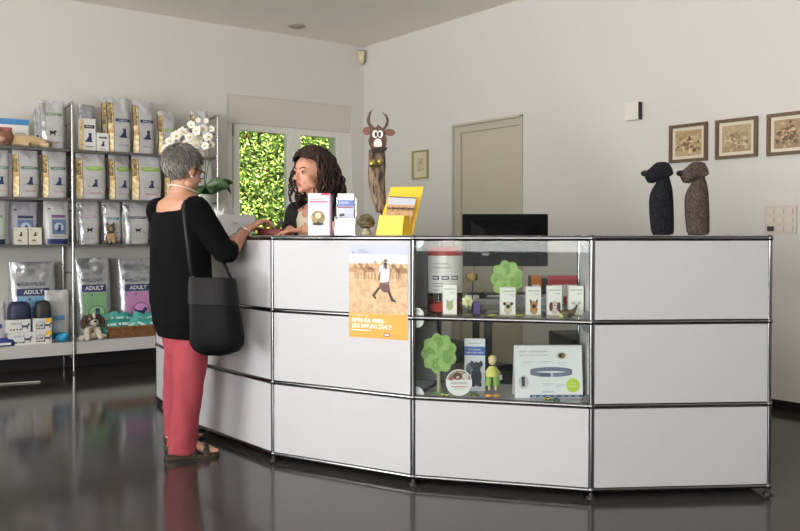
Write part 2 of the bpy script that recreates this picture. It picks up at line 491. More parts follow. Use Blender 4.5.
# quarter round glass clamps in the corners of the case
CL = mat((214, 214, 212), .35)
d34 = (J[4] - J[3]).normalized(); n34 = sn(3)
for r in (1, 2):
    for (P, sx) in ((J[3], 1), (J[4], -1)):
        for (z, sz) in ((LZ[r], 1), (LZ[r + 1], -1)):
            O = P + n34 * .010; pts = [up(O + d34 * sx * .011, z + sz * .011)]
            for k in range(9):
                a = PI / 2 * k / 8
                pts.append(up(O + d34 * sx * (.011 + .034 * math.cos(a)), z + sz * (.011 + .034 * math.sin(a))))
            mb = MB(); mb.slab(pts, n34 * .006, CL if sx > 0 else mat((90, 90, 92), .3, .6)); mb.build('corner_clamp', counter)

TOP = 1.0975    # height of the counter's upper surface

# ------------------------------------------------------------------ the poster
P2, P3 = J[2], J[3]; d23 = (P3 - P2).normalized(); n23 = V((d23.y, -d23.x, 0))
def on23(x, y): return onplane(x, y, P2 + n23 * .0095, n23)
tl, bl, br = on23(349, 243.8), on23(349.4, 336.4), on23(408, 340)
PW = (br - bl).length; PH = .42
PO = up(bl, bl.z); PU = V((0, 0, 1))
poster = thing('poster', 'camel herd poster with an orange lettered band taped to the counter front', 'poster', tuple(PO))
S = plane(PO + n23 * .0008, d23, PU, n23)
mb = MB(); sheet = MB(); sheet.slab([S(0, 0), S(PW, 0), S(PW, PH), S(0, PH)], n23 * .0008, PAPER); sheet.build('sheet', poster)
pr = MB()
sky = mat((196, 202, 212), .55); sand = mat((206, 178, 140), .6, c2=(184, 150, 112), vscale=40); orange = mat((232, 152, 48), .5)
L0, L1, L2, L3 = .0012, .0016, .002, .0024
pr.rect(S, 0, PH * .265, PW, PH, L0, sky); pr.rect(S, .0, PH * .90, PW, PH, L1, mat((176, 184, 204), .55))
pr.rect(S, 0, PH * .265, PW, PH * .80, L1, sand)
pr.rect(S, 0, 0, PW, PH * .265, L1, orange)
rp = random.Random(5)
for k in range(60): pr.disc(S, rp.uniform(.01, PW - .01), PH * rp.uniform(.28, .62), rp.uniform(.001, .004), .0007, L2, mat((150, 116, 82), .6), 6)
for k in range(26): pr.disc(S, rp.uniform(.02, PW * .8), PH * rp.uniform(.275, .30), .004, .0012, L2, mat((96, 84, 60), .6), 6)
CAM1 = [(-.5, 0), (-.44, 0), (-.4, .45), (-.1, .42), (.14, .42), (.2, 0), (.26, 0), (.28, .45), (.4, .55), (.52, .8), (.66, .82), (.66, .9), (.5, .95), (.42, .88), (.32, .68), (.2, .72), (.05, .98), (-.1, .74), (-.3, .72), (-.42, .62)]
for (x, z, sc, f, c) in ((.03, .63, .074, 1, (170, 136, 100)), (.10, .625, .080, -1, (150, 112, 78)), (.135, .635, .088, 1, (186, 150, 112)), (.195, .63, .08, 1, (200, 168, 130)), (.235, .625, .078, -1, (176, 140, 104)), (.275, .62, .08, -1, (150, 110, 76)), (.06, .66, .05, -1, (196, 162, 124))):
    pts = place(CAM1, x, z * PH, sc, f); pts = [(min(max(p[0], .001), PW - .001), p[1]) for p in pts]
    pr.face2(S, pts, L2, mat(c, .6))
for k in range(14): pr.rect(S, .03 + k * .018, PH * .635, .0325 + k * .018, PH * .70, L2 + .0001, mat((96, 68, 46), .6))
# the walking figure
FU = lambda u: (.62 + (u - .62) * .92) * PW
FV = lambda v: (.86 - (.86 - v) * .80) * PH
def q(pts, c, l=L3): pr.face2(S, [(FU(p[0]), FV(p[1])) for p in pts], l, mat(c, .6))
sk = (52, 36, 30)
q([(.60, .80), (.66, .80), (.67, .72), (.59, .72)], sk)
q([(.52, .57), (.50, .66), (.53, .76), (.60, .78), (.67, .77), (.71, .70), (.70, .60), (.68, .52), (.56, .52)], (206, 204, 204))
q([(.50, .56), (.53, .57), (.54, .66), (.52, .68)], sk)
q([(.53, .53), (.69, .55), (.72, .42), (.60, .40), (.53, .46), (.50, .44)], (104, 66, 62))
q([(.50, .47), (.54, .46), (.44, .36), (.47, .32), (.44, .31), (.38, .36)], sk)
q([(.66, .43), (.71, .43), (.77, .33), (.83, .29), (.82, .275), (.74, .29)], sk)
pr.disc(S, FU(.635), FV(.835), .008, .010, L3, mat(sk, .6), 14)
pr.disc(S, FU(.635), FV(.853), .008, .006, L3 + .0001, mat((190, 186, 180), .6), 10)
wm = mat((246, 244, 238), .5)
pr.text(S, 'WWW.TIERARZT-HILFE', PW * .05, PH * .235, .006, L2, wm)
pr.text(S, 'IMPFEN FÜR AFRIKA –', PW * .05, PH * .165, .019, L2, wm, bold=.02, wfit=PW * .60)
pr.text(S, 'JEDE IMPFUNG ZÄHLT!', PW * .05, PH * .105, .019, L2, wm, bold=.02, wfit=PW * .68)
pr.rect(S, PW * .05, PH * .075, PW * .38, PH * .083, L2, wm)
pr.rect(S, PW * .60, PH * .028, PW * .71, PH * .06, L2, mat((70, 50, 104), .5)); pr.rect(S, PW * .615, PH * .038, PW * .695, PH * .05, L3, wm)
pr.rect(S, PW * .76, PH * .04, PW * .86, PH * .047, L2, mat((190, 110, 40), .5))
g_ = mat((72, 76, 84), .5)
pr.face2(S, [(PW * .05, PH * .945), (PW * .07, PH * .905), (PW * .09, PH * .905), (PW * .07, PH * .925)], L3, g_)
pr.face2(S, [(PW * .13, PH * .945), (PW * .09, PH * .905), (PW * .10, PH * .92)], L3, g_)
pr.text(S, 'Tierärzte', PW * .16, PH * .935, .007, L3, g_); pr.text(S, 'ohne Grenzen', PW * .16, PH * .915, .007, L3, g_)
pr.build('print', poster)

# ------------------------------------------------------------------ what stands on the counter, from left to right
# tissue box and a light grey panel
def box_thing(name, label, cat, c, dims, rz, m, bevel=.002, group=None, part=None):
    t = thing(name, label, cat, c, rz, group)
    mb = MB(); mb.box((0, 0, dims[2] / 2), dims, m); mb.build(part or 'body', t, world=False, bevel=bevel)
    return t
c = at(221, 236, 4.62); t = box_thing('tissue_box', 'small grey tissue box with white tissue on the counter by the orchid', 'tissue box', (c.x, c.y, TOP), (.075, .11, .10), .3, mat((128, 130, 132), .6), part='carton')
mb = MB(); rp = random.Random(2); m_ = mat((244, 244, 242), .8, sss=.1)
for k in range(9):
    a = rp.uniform(0, 6.28); r = rp.uniform(.0, .02)
    b = V((r * math.cos(a), r * math.sin(a), .098)); L = rp.uniform(.04, .085); w = V((math.cos(a + 1.4), math.sin(a + 1.4), 0)) * rp.uniform(.012, .024)
    tip = b + V((math.cos(a) * .02, math.sin(a) * .02, L))
    mb.slab([b - w * .5, b + w * .5, b + w + V((0, 0, L * .6)), tip, b - w + V((0, 0, L * .5))], V((math.cos(a), math.sin(a), 0)) * .001, m_)
mb.build('tissue', t, world=False)
mb = MB(); mb.rect(FRONT(-.0555), -.037, .028, .037, .05, .0006, BLACK); mb.build('dark_stripe', t, world=False)
c = at(236, 236, 4.42)
t = thing('display_screen', 'light grey flat screen seen from behind on the counter beside the tissue box', 'screen', (c.x, c.y, TOP), .35)
mb = MB(); mb.box((0, .03, .004), (.12, .09, .008), mat((180, 180, 182), .4)); mb.build('base', t, world=False, bevel=.002)
mb = MB(); mb.box((0, .02, .04), (.03, .012, .07), mat((150, 150, 152), .4)); mb.build('stand', t, world=False)
mb = MB(); mb.slab([(-.10, 0, .014), (.10, 0, .014), (.115, .03, .118), (-.09, .03, .118)], (0, .012, 0), mat((176, 175, 178), .45)); mb.build('back_shell', t, world=False, bevel=.004)

# orchid in its pot
oc = V((-1.195, 4.74, TOP))
orch = thing('potted_orchid', 'white flowering orchid in a pale pot behind the grey-haired woman', 'plant', tuple(oc))
mb = MB(); mb.lathe([(.038, 0), (.04, .01), (.058, .24), (.06, .25), (.054, .25), (.05, .235), (.0, .235)], mat((196, 200, 192), .35), (0, 0, 0), 28); mb.build('pot', orch, world=False)
mb = MB(); mb.ball((0, 0, .232), (.05, .05, .012), mat((70, 52, 38), .9, bump=.6)); mb.build('bark', orch, world=False)
LG = mat((52, 78, 44), .38, var=.25, vscale=12)
def leaf(t, base, d, L, W, lift, droop, m=LG, name='leaf', roll=0):
    d = V(d).normalized(); s_ = Matrix.Rotation(roll, 3, d) @ d.cross(V((0, 0, 1))).normalized(); vs = []; fs = []; n = 12
    for i in range(n + 1):
        u = i / n; w = W * math.sin(PI * min(1, .08 + u * .92)) ** .7
        c = V(base) + d * (L * u) + V((0, 0, lift * math.sin(u * PI * .75) - droop * u * u))
        vs += [c - s_ * w + V((0, 0, w * .35)), c + V((0, 0, -.002)), c + s_ * w + V((0, 0, w * .35))]
    for i in range(n):
        for k in (0, 1): fs.append((i * 3 + k, i * 3 + k + 1, i * 3 + k + 4, i * 3 + k + 3))
    mb = MB(); mb.add(vs, fs, m, True); o = mb.build(name, t, world=False)
    so = o.modifiers.new('s', 'SOLIDIFY'); so.thickness = .003
leaf(orch, (0, 0, .24), (1, -.1, .1), .17, .048, .05, .0, roll=-1.1); leaf(orch, (0, 0, .235), (1, .25, .35), .19, .040, .03, -.01, roll=-.8)
for (a, L, lift, droop) in ((-50, .12, .06, .03), (40, .19, .10, .05), (150, .2, .08, .07), (200, .18, .1, .06), (270, .15, .06, .05)):
    leaf(orch, (0, 0, .24), (math.cos(math.radians(a)), math.sin(math.radians(a)), 0), L, .042, lift, droop)
st = mat((86, 96, 50), .6)
def petal(mb, c, d, n, L, W, m):
    s_ = d.cross(n).normalized(); pts = []
    for k in range(10):
        a = 2 * PI * k / 10
        pts.append(c + d * (L * .5 + L * .5 * math.cos(a)) + s_ * (W * math.sin(a)) - n * (.006 * abs(math.cos(a))))
    mb.add([c + d * L * .5 + n * .004] + pts, [(0, i + 1, (i + 1) % 10 + 1) for i in range(10)], m, True)
fm = mat((222, 219, 208), .6, sss=.15); fy = mat((214, 190, 90), .6)
rp = random.Random(11)
def fpos(x, y, Y=4.70): return at(x, y, Y) - oc
for stems in ([(204, 190), (206, 160), (203, 138), (194, 124), (184, 128), (176, 134), (168, 142)], [(205, 190), (209, 160), (208, 140), (206, 128), (200, 124)]):
    pts = [fpos(x, y) for x, y in stems]; pts[0] = V((0, 0, .235)); mb = MB(); mb.tube(pts, .003, st, 8); mb.build('flower_stem', orch, world=False)
for (x, y, sc) in ((170, 141, 1), (176, 136, 1.1), (183, 132, 1.1), (190, 137, 1), (179, 145, 1.0), (196, 131, 1.1), (191, 125, .9), (203, 129, 1.1), (208, 137, 1.05), (200, 139, 1.1), (205, 146, .9), (211, 129, .8), (196, 145, 1), (187, 143, 1), (166, 148, .9), (198, 120, .6), (206, 121, .6), (211, 145, .8)):
    c = fpos(x, y, 4.70 + rp.uniform(-.05, .03)); n = V((rp.uniform(-.5, .6), -1, rp.uniform(-.3, .2))).normalized()
    a0 = rp.uniform(-.3, .3); e1 = n.cross(V((0, 0, 1))).normalized(); e2 = e1.cross(n)
    mb = MB()
    for k, (L, W) in enumerate(((.036, .015), (.036, .021), (.034, .013), (.034, .013), (.036, .021))):
        a = a0 + PI / 2 + 2 * PI * k / 5; petal(mb, c, (e1 * math.cos(a) + e2 * math.sin(a)), n, L * sc * .84, W * sc * .84, fm)
    mb.ball(c + n * .006, .006 * sc, fy, nu=8, nv=6)
    mb.build('flower', orch, world=False)

# leaflet holders
def leaflet_stand(name, label, x0, x1, ytop, Y, rz, build):
    a = at(x0, 237, Y); b = at(x1, 237, Y); c = (a + b) / 2; h = at((x0 + x1) / 2, ytop, Y).z - TOP
    t = thing(name, label, 'leaflet holder', (c.x, c.y, TOP), rz); build(t, (b - a).length, h); return t
def b1(t, w, h):
    S = FRONT(-.022)
    pm = mat((226, 204, 222), .4); 
    mb = MB()
    for k in range(5): mb.box((.001 * k, -.019 + k * .009, h / 2), (w * (1 - .0), .006, h * (1 - .004 * k)), PAPER if k % 2 else mat((206, 178, 200), .5))
    mb.build('leaflet_stack', t, world=False)
    mb = MB(); mb.rect(S, -w / 2, 0, w / 2, h, .0006, mat((238, 228, 238), .3)); 
    mb.rect(S, w * .12, h * .95, w / 2, h, .001, mat((206, 80, 110), .5))
    mb.rect(S, -w * .42, h * .835, w * .3, h * .85, .001, mat((186, 60, 90), .5)); mb.rect(S, -w * .42, h * .78, w * .42, h * .81, .001, mat((176, 70, 110), .5))
    mb.disc(S, -w * .03, h * .42, w * .33, h * .165, .001, mat((176, 160, 108), .5, c2=(120, 106, 66), vscale=60)); mb.disc(S, -w * .03, h * .47, w * .14, h * .07, .0014, mat((226, 220, 190), .5))
    mb.disc(S, -w * .03, h * .27, w * .28, h * .035, .0014, mat((60, 54, 50), .5)); mb.disc(S, -w * .03, h * .29, w * .06, h * .04, .0018, BLACK)
    mb.build('cover_print', t, world=False)
    mb = MB(); mb.box((w * .54, -.004, h * .49), (.006, .044, h * .98), mat((172, 130, 168), .4)); mb.box((w * .60, .006, h * .485), (.005, .034, h * .97), mat((150, 140, 172), .4)); mb.build('side_leaflet', t, world=False)
leaflet_stand('leaflet_box', 'tall pinkish white leaflet box with a round pale picture before the receptionist', 308.5, 329.5, 193.5, 3.60, .06, b1)
def b2(t, w, h):
    mb = MB(); mb.box((0, .005, .04), (w, .05, .004), ACRYL); mb.box((0, .028, h * .46), (w, .003, h * .9), ACRYL); mb.box((0, -.028, h * .2), (w, .003, h * .4), ACRYL)
    for s_ in (-1, 1): mb.box((s_ * w / 2, 0, h * .22), (.003, .056, h * .42), ACRYL)
    mb.box((0, 0, .003), (w, .056, .006), ACRYL); mb.build('acrylic_pocket', t, world=False)
    mb = MB()
    for k in range(4): mb.box((0, .004 + k * .005, h / 2), (w * .8, .0035, h), PAPER)
    mb.build('leaflet_stack', t, world=False)
    S = FRONT(.0); mb = MB(); W = w * .4
    mb.rect(S, -W, .01, W, h, .0003, mat((214, 216, 222), .35)); mb.rect(S, -W, h * .70, W, h * .84, .001, mat((106, 126, 186), .5)); mb.rect(S, -W * .2, h * .3, W, h * .70, .0008, mat((188, 196, 214), .5))
    mb.rect(S, -W, h * .655, W * .9, h * .69, .0012, mat((150, 70, 110), .5)); mb.text(S, 'ZAHN', W * -.9, h * .75, .012, .0014, mat((230, 232, 240), .5))
    mb.disc(S, -W * .45, h * .45, w * .16, h * .14, .0014, mat((218, 218, 224), .5)); mb.ringd(S, -W * .45, h * .45, w * .15, w * .17, .0016, mat((100, 106, 126), .5))
    for (a, b) in ((-.6, .48), (-.3, .49), (-.45, .40), (-.2, .38)): mb.disc(S, W * a, h * b, .006, .007, .0018, BLACK, 10)
    mb.build('cover_print', t, world=False)
    mb = MB(); mb.box((-.004, -.033, h * .145), (w * .55, .002, h * .29), mat((246, 246, 248), .4)); mb.build('card', t, world=False)
leaflet_stand('leaflet_holder', 'clear leaflet holder with a blue and white leaflet left of the dried nest', 335.5, 356, 193.5, 3.60, -.05, b2)

# dried nest ball
c = at(366, 236, 3.60); t = thing('dried_plant_ball', 'round dried brown plant ball on the counter beside the yellow holder', 'ornament', (c.x, c.y, TOP))
mb = MB(); rp = random.Random(4)
for k in range(240):
    a = rp.uniform(0, 6.28); ph = rp.uniform(-.5, 1.45); r = .034
    d = V((math.cos(a) * math.cos(ph), math.sin(a) * math.cos(ph), math.sin(ph)))
    tg = V((-math.sin(a), math.cos(a), rp.uniform(-.6, .9))).normalized()
    p = V((0, 0, .06)) + V((d.x * r * 1.15, d.y * r * 1.15, d.z * r))
    mb.tube([p - tg * .012 - d * .003, p + d * .002, p + tg * .014 - d * .002], [.0012, .0016, .0006], mat(rp.choice(((120, 108, 76), (92, 80, 54), (150, 138, 102))), .8), 5)
mb.ball((0, 0, .06), (.036, .036, .031), mat((84, 74, 50), .9, bump=.8, bscale=200)); mb.build('twig_ball', t, world=False)
mb = MB(); mb.lathe([(.02, 0), (.028, .006), (.022, .018), (.016, .032)], mat((150, 142, 122), .8, var=.3, vscale=60), n=14); mb.build('root_base', t, world=False)

# cow figure on a driftwood log
cy = 3.66
def ct(x, y, dY=0): return at(x, y, cy + dY)
c = at(381, 237, cy); cow = thing('cow_sculpture', 'driftwood cow figure with horns and goggle eyes standing on the counter', 'sculpture', (c.x, c.y, TOP))
WD = mat((92, 66, 50), .7, c2=(66, 46, 34), vscale=30, bump=.3); BK = mat((150, 128, 106), .9, c2=(44, 33, 26), vscale=34, bump=1.0, bscale=60, stretch=(2.4, 2.4, .45))
rings = []
prof = [(150, 376.5, 8.0), (158, 376.8, 8.6), (166, 377.2, 8.8), (176, 376.8, 8.7), (186, 377, 8.2), (196, 378.2, 7.0), (206, 380, 5.8), (212, 380.8, 5.2), (213, 381, 3.5)]
for i, (y, x, w) in enumerate(prof):
    p = ct(x, y); r = w * cy / F
    rings.append([p + V((math.cos(a) * r * (1 + .13 * noise.noise(V((math.cos(a) * 2.4, math.sin(a) * 2.4, i * .5)))), math.sin(a) * r * .9 * (1 + .13 * noise.noise(V((math.cos(a) * 2.4, math.sin(a) * 2.4, i * .5 + 7)))), 0)) for a in [2 * PI * k / 28 for k in range(28)]])
mb = MB(); mb.loft(rings, BK); mb.build('log', cow)
mb = MB(); p = ct(382, 213); mb.tube([V((p.x, p.y, p.z + .02)), V((p.x, p.y, TOP + .006))], .004, mat((60, 56, 52), .5, .6)); mb.lathe([(.035, 0), (.035, .005), (.0, .006)], mat((60, 56, 52), .5), (p.x, p.y, TOP)); mb.build('stand', cow)
def flat(name, pts, m, dY, th=.012, bev=.002, label=None):
    mb = MB(); q = [ct(x, y, dY) for x, y in pts]; mb.slab(q, V((0, th, 0)), m); return mb.build(name, cow, bevel=bev, label=label)
def ell(cx, cy_, rx, ry, n=24, rot=0):
    return [(cx + rx * math.cos(a) * math.cos(rot) - ry * math.sin(a) * math.sin(rot), cy_ + rx * math.cos(a) * math.sin(rot) + ry * math.sin(a) * math.cos(rot)) for a in [2 * PI * k / n for k in range(n)]]
flat('head_board', [(370, 130), (373, 127.5), (376.5, 127), (377.5, 124.5), (380, 126), (384, 129), (385.5, 134), (387, 139), (386, 146), (382, 149.5), (375, 150), (370, 147.5), (368.3, 141), (369.8, 135.5)], WD, -.045)
flat('horn', [(372.2, 109), (369, 113), (367, 118), (367, 123), (369.5, 127.5), (373.5, 130), (377, 129), (372.6, 126), (370, 121.5), (370.3, 116)], mat((70, 48, 38), .6, var=.2), -.05)
flat('horn', [(381.8, 112), (385.5, 116), (386.3, 121), (384.5, 126), (381, 129.5), (385, 129.5), (388, 125.5), (389, 119.5), (387, 115)], mat((70, 48, 38), .6, var=.2), -.05)
EARM = mat((112, 72, 60), .7, var=.15)
flat('ear', ell(367.3, 130.8, 4.6, 4.0, 20, -.2), EARM, -.04); flat('ear', ell(389.8, 132.2, 5.4, 3.3, 20, .08), EARM, -.04)
flat('eye', ell(375.2, 134, 2.9, 3.9), mat((236, 234, 228), .4), -.052, .007, .001); flat('eye', ell(380.3, 134, 2.7, 3.8), mat((236, 234, 228), .4), -.052, .007, .001)
flat('pupil', ell(375.8, 134.2, 1.3, 2.5), BLACK, -.054, .003, .0003); flat('pupil', ell(379.6, 134.2, 1.3, 2.5), BLACK, -.054, .003, .0003)
flat('muzzle', [(374, 146.5), (373.8, 142), (375.5, 139.2), (378, 138.4), (380.8, 139.4), (382, 142.5), (382, 146.2), (378, 147)], mat((232, 208, 204), .6), -.052, .007, .001)
flat('bow', [(371.5, 147.5), (378, 148), (383, 147.5), (387.5, 147), (386.5, 150), (383, 151.5), (378, 152), (372, 153.5), (371, 150)], mat((38, 26, 24), .8), -.056, .01)
mb = MB(); mb.ball(ct(373, 163.5, -.05), .021, mat((128, 116, 60), .35, .5, var=.3, vscale=30)); mb.ball(ct(380, 161.5, -.045), .017, mat((150, 138, 84), .35, .5, var=.3, vscale=30)); mb.lathe([(.006, 0), (.012, .006), (.0, .008)], mat((60, 30, 26), .6), tuple(ct(371.5, 166.5, -.068)), 12); mb.build('bell', cow)
# yellow leaflet dispenser
yl = 3.52; c = at(397, 237, yl + .03); t = thing('leaflet_dispenser', 'bright yellow cardboard dispenser with herd picture cards beside the cow figure', 'leaflet holder', (c.x, c.y, TOP))
YM = mat((246, 196, 40), .55); YL = mat((250, 214, 96), .55)
def yt(x, y, dY=0): p = at(x, y, yl + dY); return V((p.x, p.y, max(p.z, TOP + .0005)))
mb = MB(); mb.slab([yt(375, 237), yt(402.5, 237), yt(404.5, 215.5), yt(379, 215.2)], (0, .002, 0), YL); mb.build('front_panel', t)
mb = MB(); mb.slab([yt(402.5, 237), yt(411.5, 237, .07), yt(413, 217, .07), yt(404.5, 215.5)], (-.002, 0, 0), YM); mb.build('side_panel', t); mb = MB(); mb.slab([yt(375, 237), yt(379, 215.2), yt(381, 216, .07), yt(378, 237, .07)], (.002, 0, 0), YM); mb.build('side_panel', t)
mb = MB(); mb.slab([yt(376, 237, .07), yt(412.5, 237, .07), yt(423.7, 186.5, .09), yt(391, 187, .09)], (0, .002, 0), YM); mb.build('back_panel', t)
mb = MB(); CD = mat((196, 150, 106), .6, c2=(214, 176, 132), vscale=50)
A, B, C_, D_ = yt(384, 226, .03), yt(410, 226, .045), yt(416.5, 197.5, .05), yt(389, 196, .035)
mb.slab([A, B, C_, D_], (0, .012, 0), PAPER, mside=mat((120, 120, 124), .5)); mb.build('card_stack', t)
SS = lambda u, v, l=0: (A.lerp(B, u)).lerp(D_.lerp(C_, u), v) + V((0, -1, 0)) * (l + .001)
mb = MB(); mb.rect(SS, 0, 0, 1, .72, .0004, CD); mb.rect(SS, 0, .72, 1, .97, .0004, mat((206, 208, 220), .5)); mb.rect(SS, 0, .96, 1, 1, .0008, mat((90, 92, 104), .5))
for k in range(10): mb.face2(SS, [(p[0], p[1]) for p in place(CAM1, .08 + k * .095, .50, .16, 1 if k % 2 else -1)], .001 + k * .00005, mat(((70, 48, 34), (110, 78, 52), (44, 32, 24))[k % 3], .6))
mb.face2(SS, [(.50, 0), (.72, .34), (.82, 0)], .0016, mat((84, 74, 76), .6)); mb.build('card_print', t)

# two felt dogs
def felt_dog(name, label, x0, x1, pts, m, ym, nose, eye, Y=3.33):
    """pts: outline rings (y, xl, xr) of the body"""
    xm = (pts[-1][1] + pts[-1][2]) / 2; c = at(xm, 237, Y); t = thing(name, label, 'figurine', (c.x, c.y, TOP), 0, 'felt dog heads on the counter')
    rings = []
    for (y, a, b) in pts:
        pa, pb = at(a, y, Y), at(b, y, Y); ce = (pa + pb) / 2; r = (pb - pa).length / 2; z = max(pa.z, TOP + .0005)
        rings.append([V((ce.x + r * math.cos(u), ce.y + r * .85 * math.sin(u), z)) for u in [2 * PI * k / 24 for k in range(24)]])
    mb = MB(); mb.loft(rings, m); mb.build('body', t)
    return t
def felt(label, dx, c1, c2, tall):
    m = mat(c1, .95, c2=c2, vscale=130, bump=1.0, bscale=150, spec=.15); dk = mat((26, 26, 28), .9)
    Y = 3.34
    P = lambda x, y, d=0: at(x + dx, y, Y + d)
    c = at(661.5 + dx, 237, Y); t = thing('felt_dog', label, 'figurine', (c.x, c.y, TOP))
    rings = []
    for (y, a, b) in ((234.5, 653, 672.5), (231, 651.3, 673.6), (215, 649.6, 673.4), (202, 649.3, 673), (195, 650, 672.6), (189, 652.2, 672), (184, 655.3, 671), (179, 658.5, 669.6), (172, 660, 668.6)):
        pa, pb = P(a, y), P(b, y); ce = (pa + pb) / 2; r = (pb - pa).length / 2
        rings.append([V((ce.x + r * math.cos(u), ce.y + r * .85 * math.sin(u), pa.z)) for u in [2 * PI * k / 28 for k in range(28)]])
    mb = MB(); mb.loft(rings, m); mb.build('body', t)
    mb = MB(); b0 = P(661.5, 237); mb.lathe([(.036, 0), (.036, .014)], dk, (b0.x, b0.y, TOP + .0002), 24); mb.build('base', t)
    # head: rings along the muzzle
    R = []
    for (xt, yt_, xb, yb, w) in ((644.8, 172.5, 646.5, 179.5, .017), (646, 170.8, 648.5, 183, .024), (649.5, 168.5, 653.5, 183.3, .028), (653.5, 164.6, 657.5, 181.5, .030), (656.8, 162.4, 661, 180.5, .033), (661.5, 161.8, 666, 179, .033), (665.5, 161.8, 668.5, 177, .028), (668, 163.5, 669.5, 173, .017)):
        a, b = P(xt, yt_), P(xb, yb); ce = (a + b) / 2; hv = (a - b) / 2
        R.append([ce + hv * math.cos(u) + V((0, 1, 0)) * w * math.sin(u) for u in [2 * PI * k / 20 for k in range(20)]])
    mb = MB(); mb.loft(R, m); mb.build('head', t)
    for s_ in (-1, 1):
        E_ = [(662.5, 163.8), (668.5, 162.8), (672, 169), (673.2, 174), (670, 176.5), (664, 176), (661, 171)]
        mb = MB(); mb.slab([P(x, y, s_ * .034) for x, y in E_], (0, s_ * .006, 0), m); mb.build('ear', t, bevel=.002)
    mb = MB(); mb.ball(P(644.5, 173.4), (.016, .016, .0125), dk); mb.build('nose', t)
    for s_ in (-1, 1):
        mb = MB(); mb.ball(P(655.8, 169, s_ * .0275), .0042, dk, nu=10, nv=6); mb.build('eye', t)
    return t
felt('dark blue-grey felt dog bust on the right end of the counter', 0, (40, 42, 49), (18, 19, 24), 0)
felt('brown-grey felt dog bust, standing right of the dark one', 35.6, (98, 86, 77), (62, 53, 47), 0)
# ------------------------------------------------------------------ in the glass case
SH2 = LZ[2] + .0127    # top of the glass shelf
SH1 = LZ[1] + .0092    # top of the lower shelf
def med_box(label, x0, x1, ytop, Y, rz, draw, name='product_box', grp=None, d=.035):
    a, b = at(x0, 320, Y), at(x1, 320, Y); c = (a + b) / 2; w = (b - a).length; h = at((x0 + x1) / 2, ytop, Y).z - SH2
    t = thing(name, label, 'box', (c.x, c.y + d / 2, SH2), rz, grp)
    mb = MB(); mb.box((0, 0, h / 2), (w, d, h), mat((240, 240, 236), .4)); mb.build('carton', t, world=False, bevel=.001)
    S = FRONT(-d / 2); mb = MB(); 
    mb.text(S, 'FRONTLINE', 0, h * .84, .006, .001, mat((70, 70, 74), .5), 'c', wfit=w * .8)
    mb.text(S, 'COMBO', w * .2, h * .72, .005, .001, mat((70, 70, 74), .5), 'c', wfit=w * .3)
    mb.rect(S, -w / 2, 0, w / 2, h * .04, .001, mat((226, 222, 200), .5)); draw(mb, S, w, h)
    mb.build('print', t, world=False); return t
def dogface(base, ear, muz, long_ear=False, up=False, dark=(30, 26, 24)):
    def f(mb, S, w, h):
        z = h * .34; 
        if up:
            for s_ in (-1, 1): mb.face2(S, [(s_ * w * .06, z + h * .12), (s_ * w * .27, z + h * .25), (s_ * w * .27, z + h * .02)], .0012, mat(ear, .6))
        mb.disc(S, 0, z - h * .14, w * .27, h * .16, .001, mat(base, .6, var=.2, vscale=80)); mb.disc(S, 0, z + h * .03, w * .26, h * .125, .0014, mat(base, .6, var=.2, vscale=90))
        if not up:
            for s_ in (-1, 1): mb.disc(S, s_ * w * (.27 if long_ear else .24), z + h * (-.04 if long_ear else .08), w * (.13 if long_ear else .10), h * (.16 if long_ear else .06), .0018, mat(ear, .6))
        mb.disc(S, 0, z - h * .02, w * .14, h * .07, .002, mat(muz, .6)); mb.disc(S, 0, z + h * .0, w * .06, h * .025, .0024, mat(dark, .5), 10)
        for s_ in (-1, 1): mb.disc(S, s_ * w * .12, z + h * .06, w * .035, h * .015, .0024, mat(dark, .5), 8)
    return f
GP = 'dog picture cartons in the glass case'
med_box('white carton with a pug picture, leftmost of four in the case', 500.5, 515.5, 287.5, 3.40, 0, dogface((206, 194, 170), (54, 46, 42), (50, 44, 42)), grp=GP)
med_box('white carton with a German shepherd picture, second of four in the case', 526.5, 541, 286.8, 3.40, 0, dogface((176, 128, 78), (96, 66, 44), (50, 38, 32), up=True), grp=GP)
med_box('white carton with a brown eared spaniel picture in the case', 547.5, 562, 286, 3.40, 0, dogface((206, 190, 180), (96, 52, 40), (226, 218, 210), long_ear=True), grp=GP)
med_box('white carton with a white puppy picture, rightmost in the case', 568.5, 583.5, 286, 3.42, 0, dogface((226, 222, 216), (196, 192, 186), (236, 234, 230)), grp=GP)
c = at(444, 318, 3.50)
def catd(mb, S, w, h):
    mb.disc(S, 0, h * .3, w * .25, h * .16, .001, mat((176, 180, 140), .6))
    for s_ in (-1, 1): mb.face2(S, [(s_ * w * .06, h * .42), (s_ * w * .22, h * .54), (s_ * w * .22, h * .36)], .0014, mat((160, 166, 126), .6))
    for s_ in (-1, 1): mb.disc(S, s_ * w * .1, h * .34, w * .04, h * .02, .0016, mat((120, 140, 60), .5), 8)
t = med_box('small white carton with a cat picture in front of the red capped jar', 443, 457, 285, 3.44, -.1, catd, d=.02)
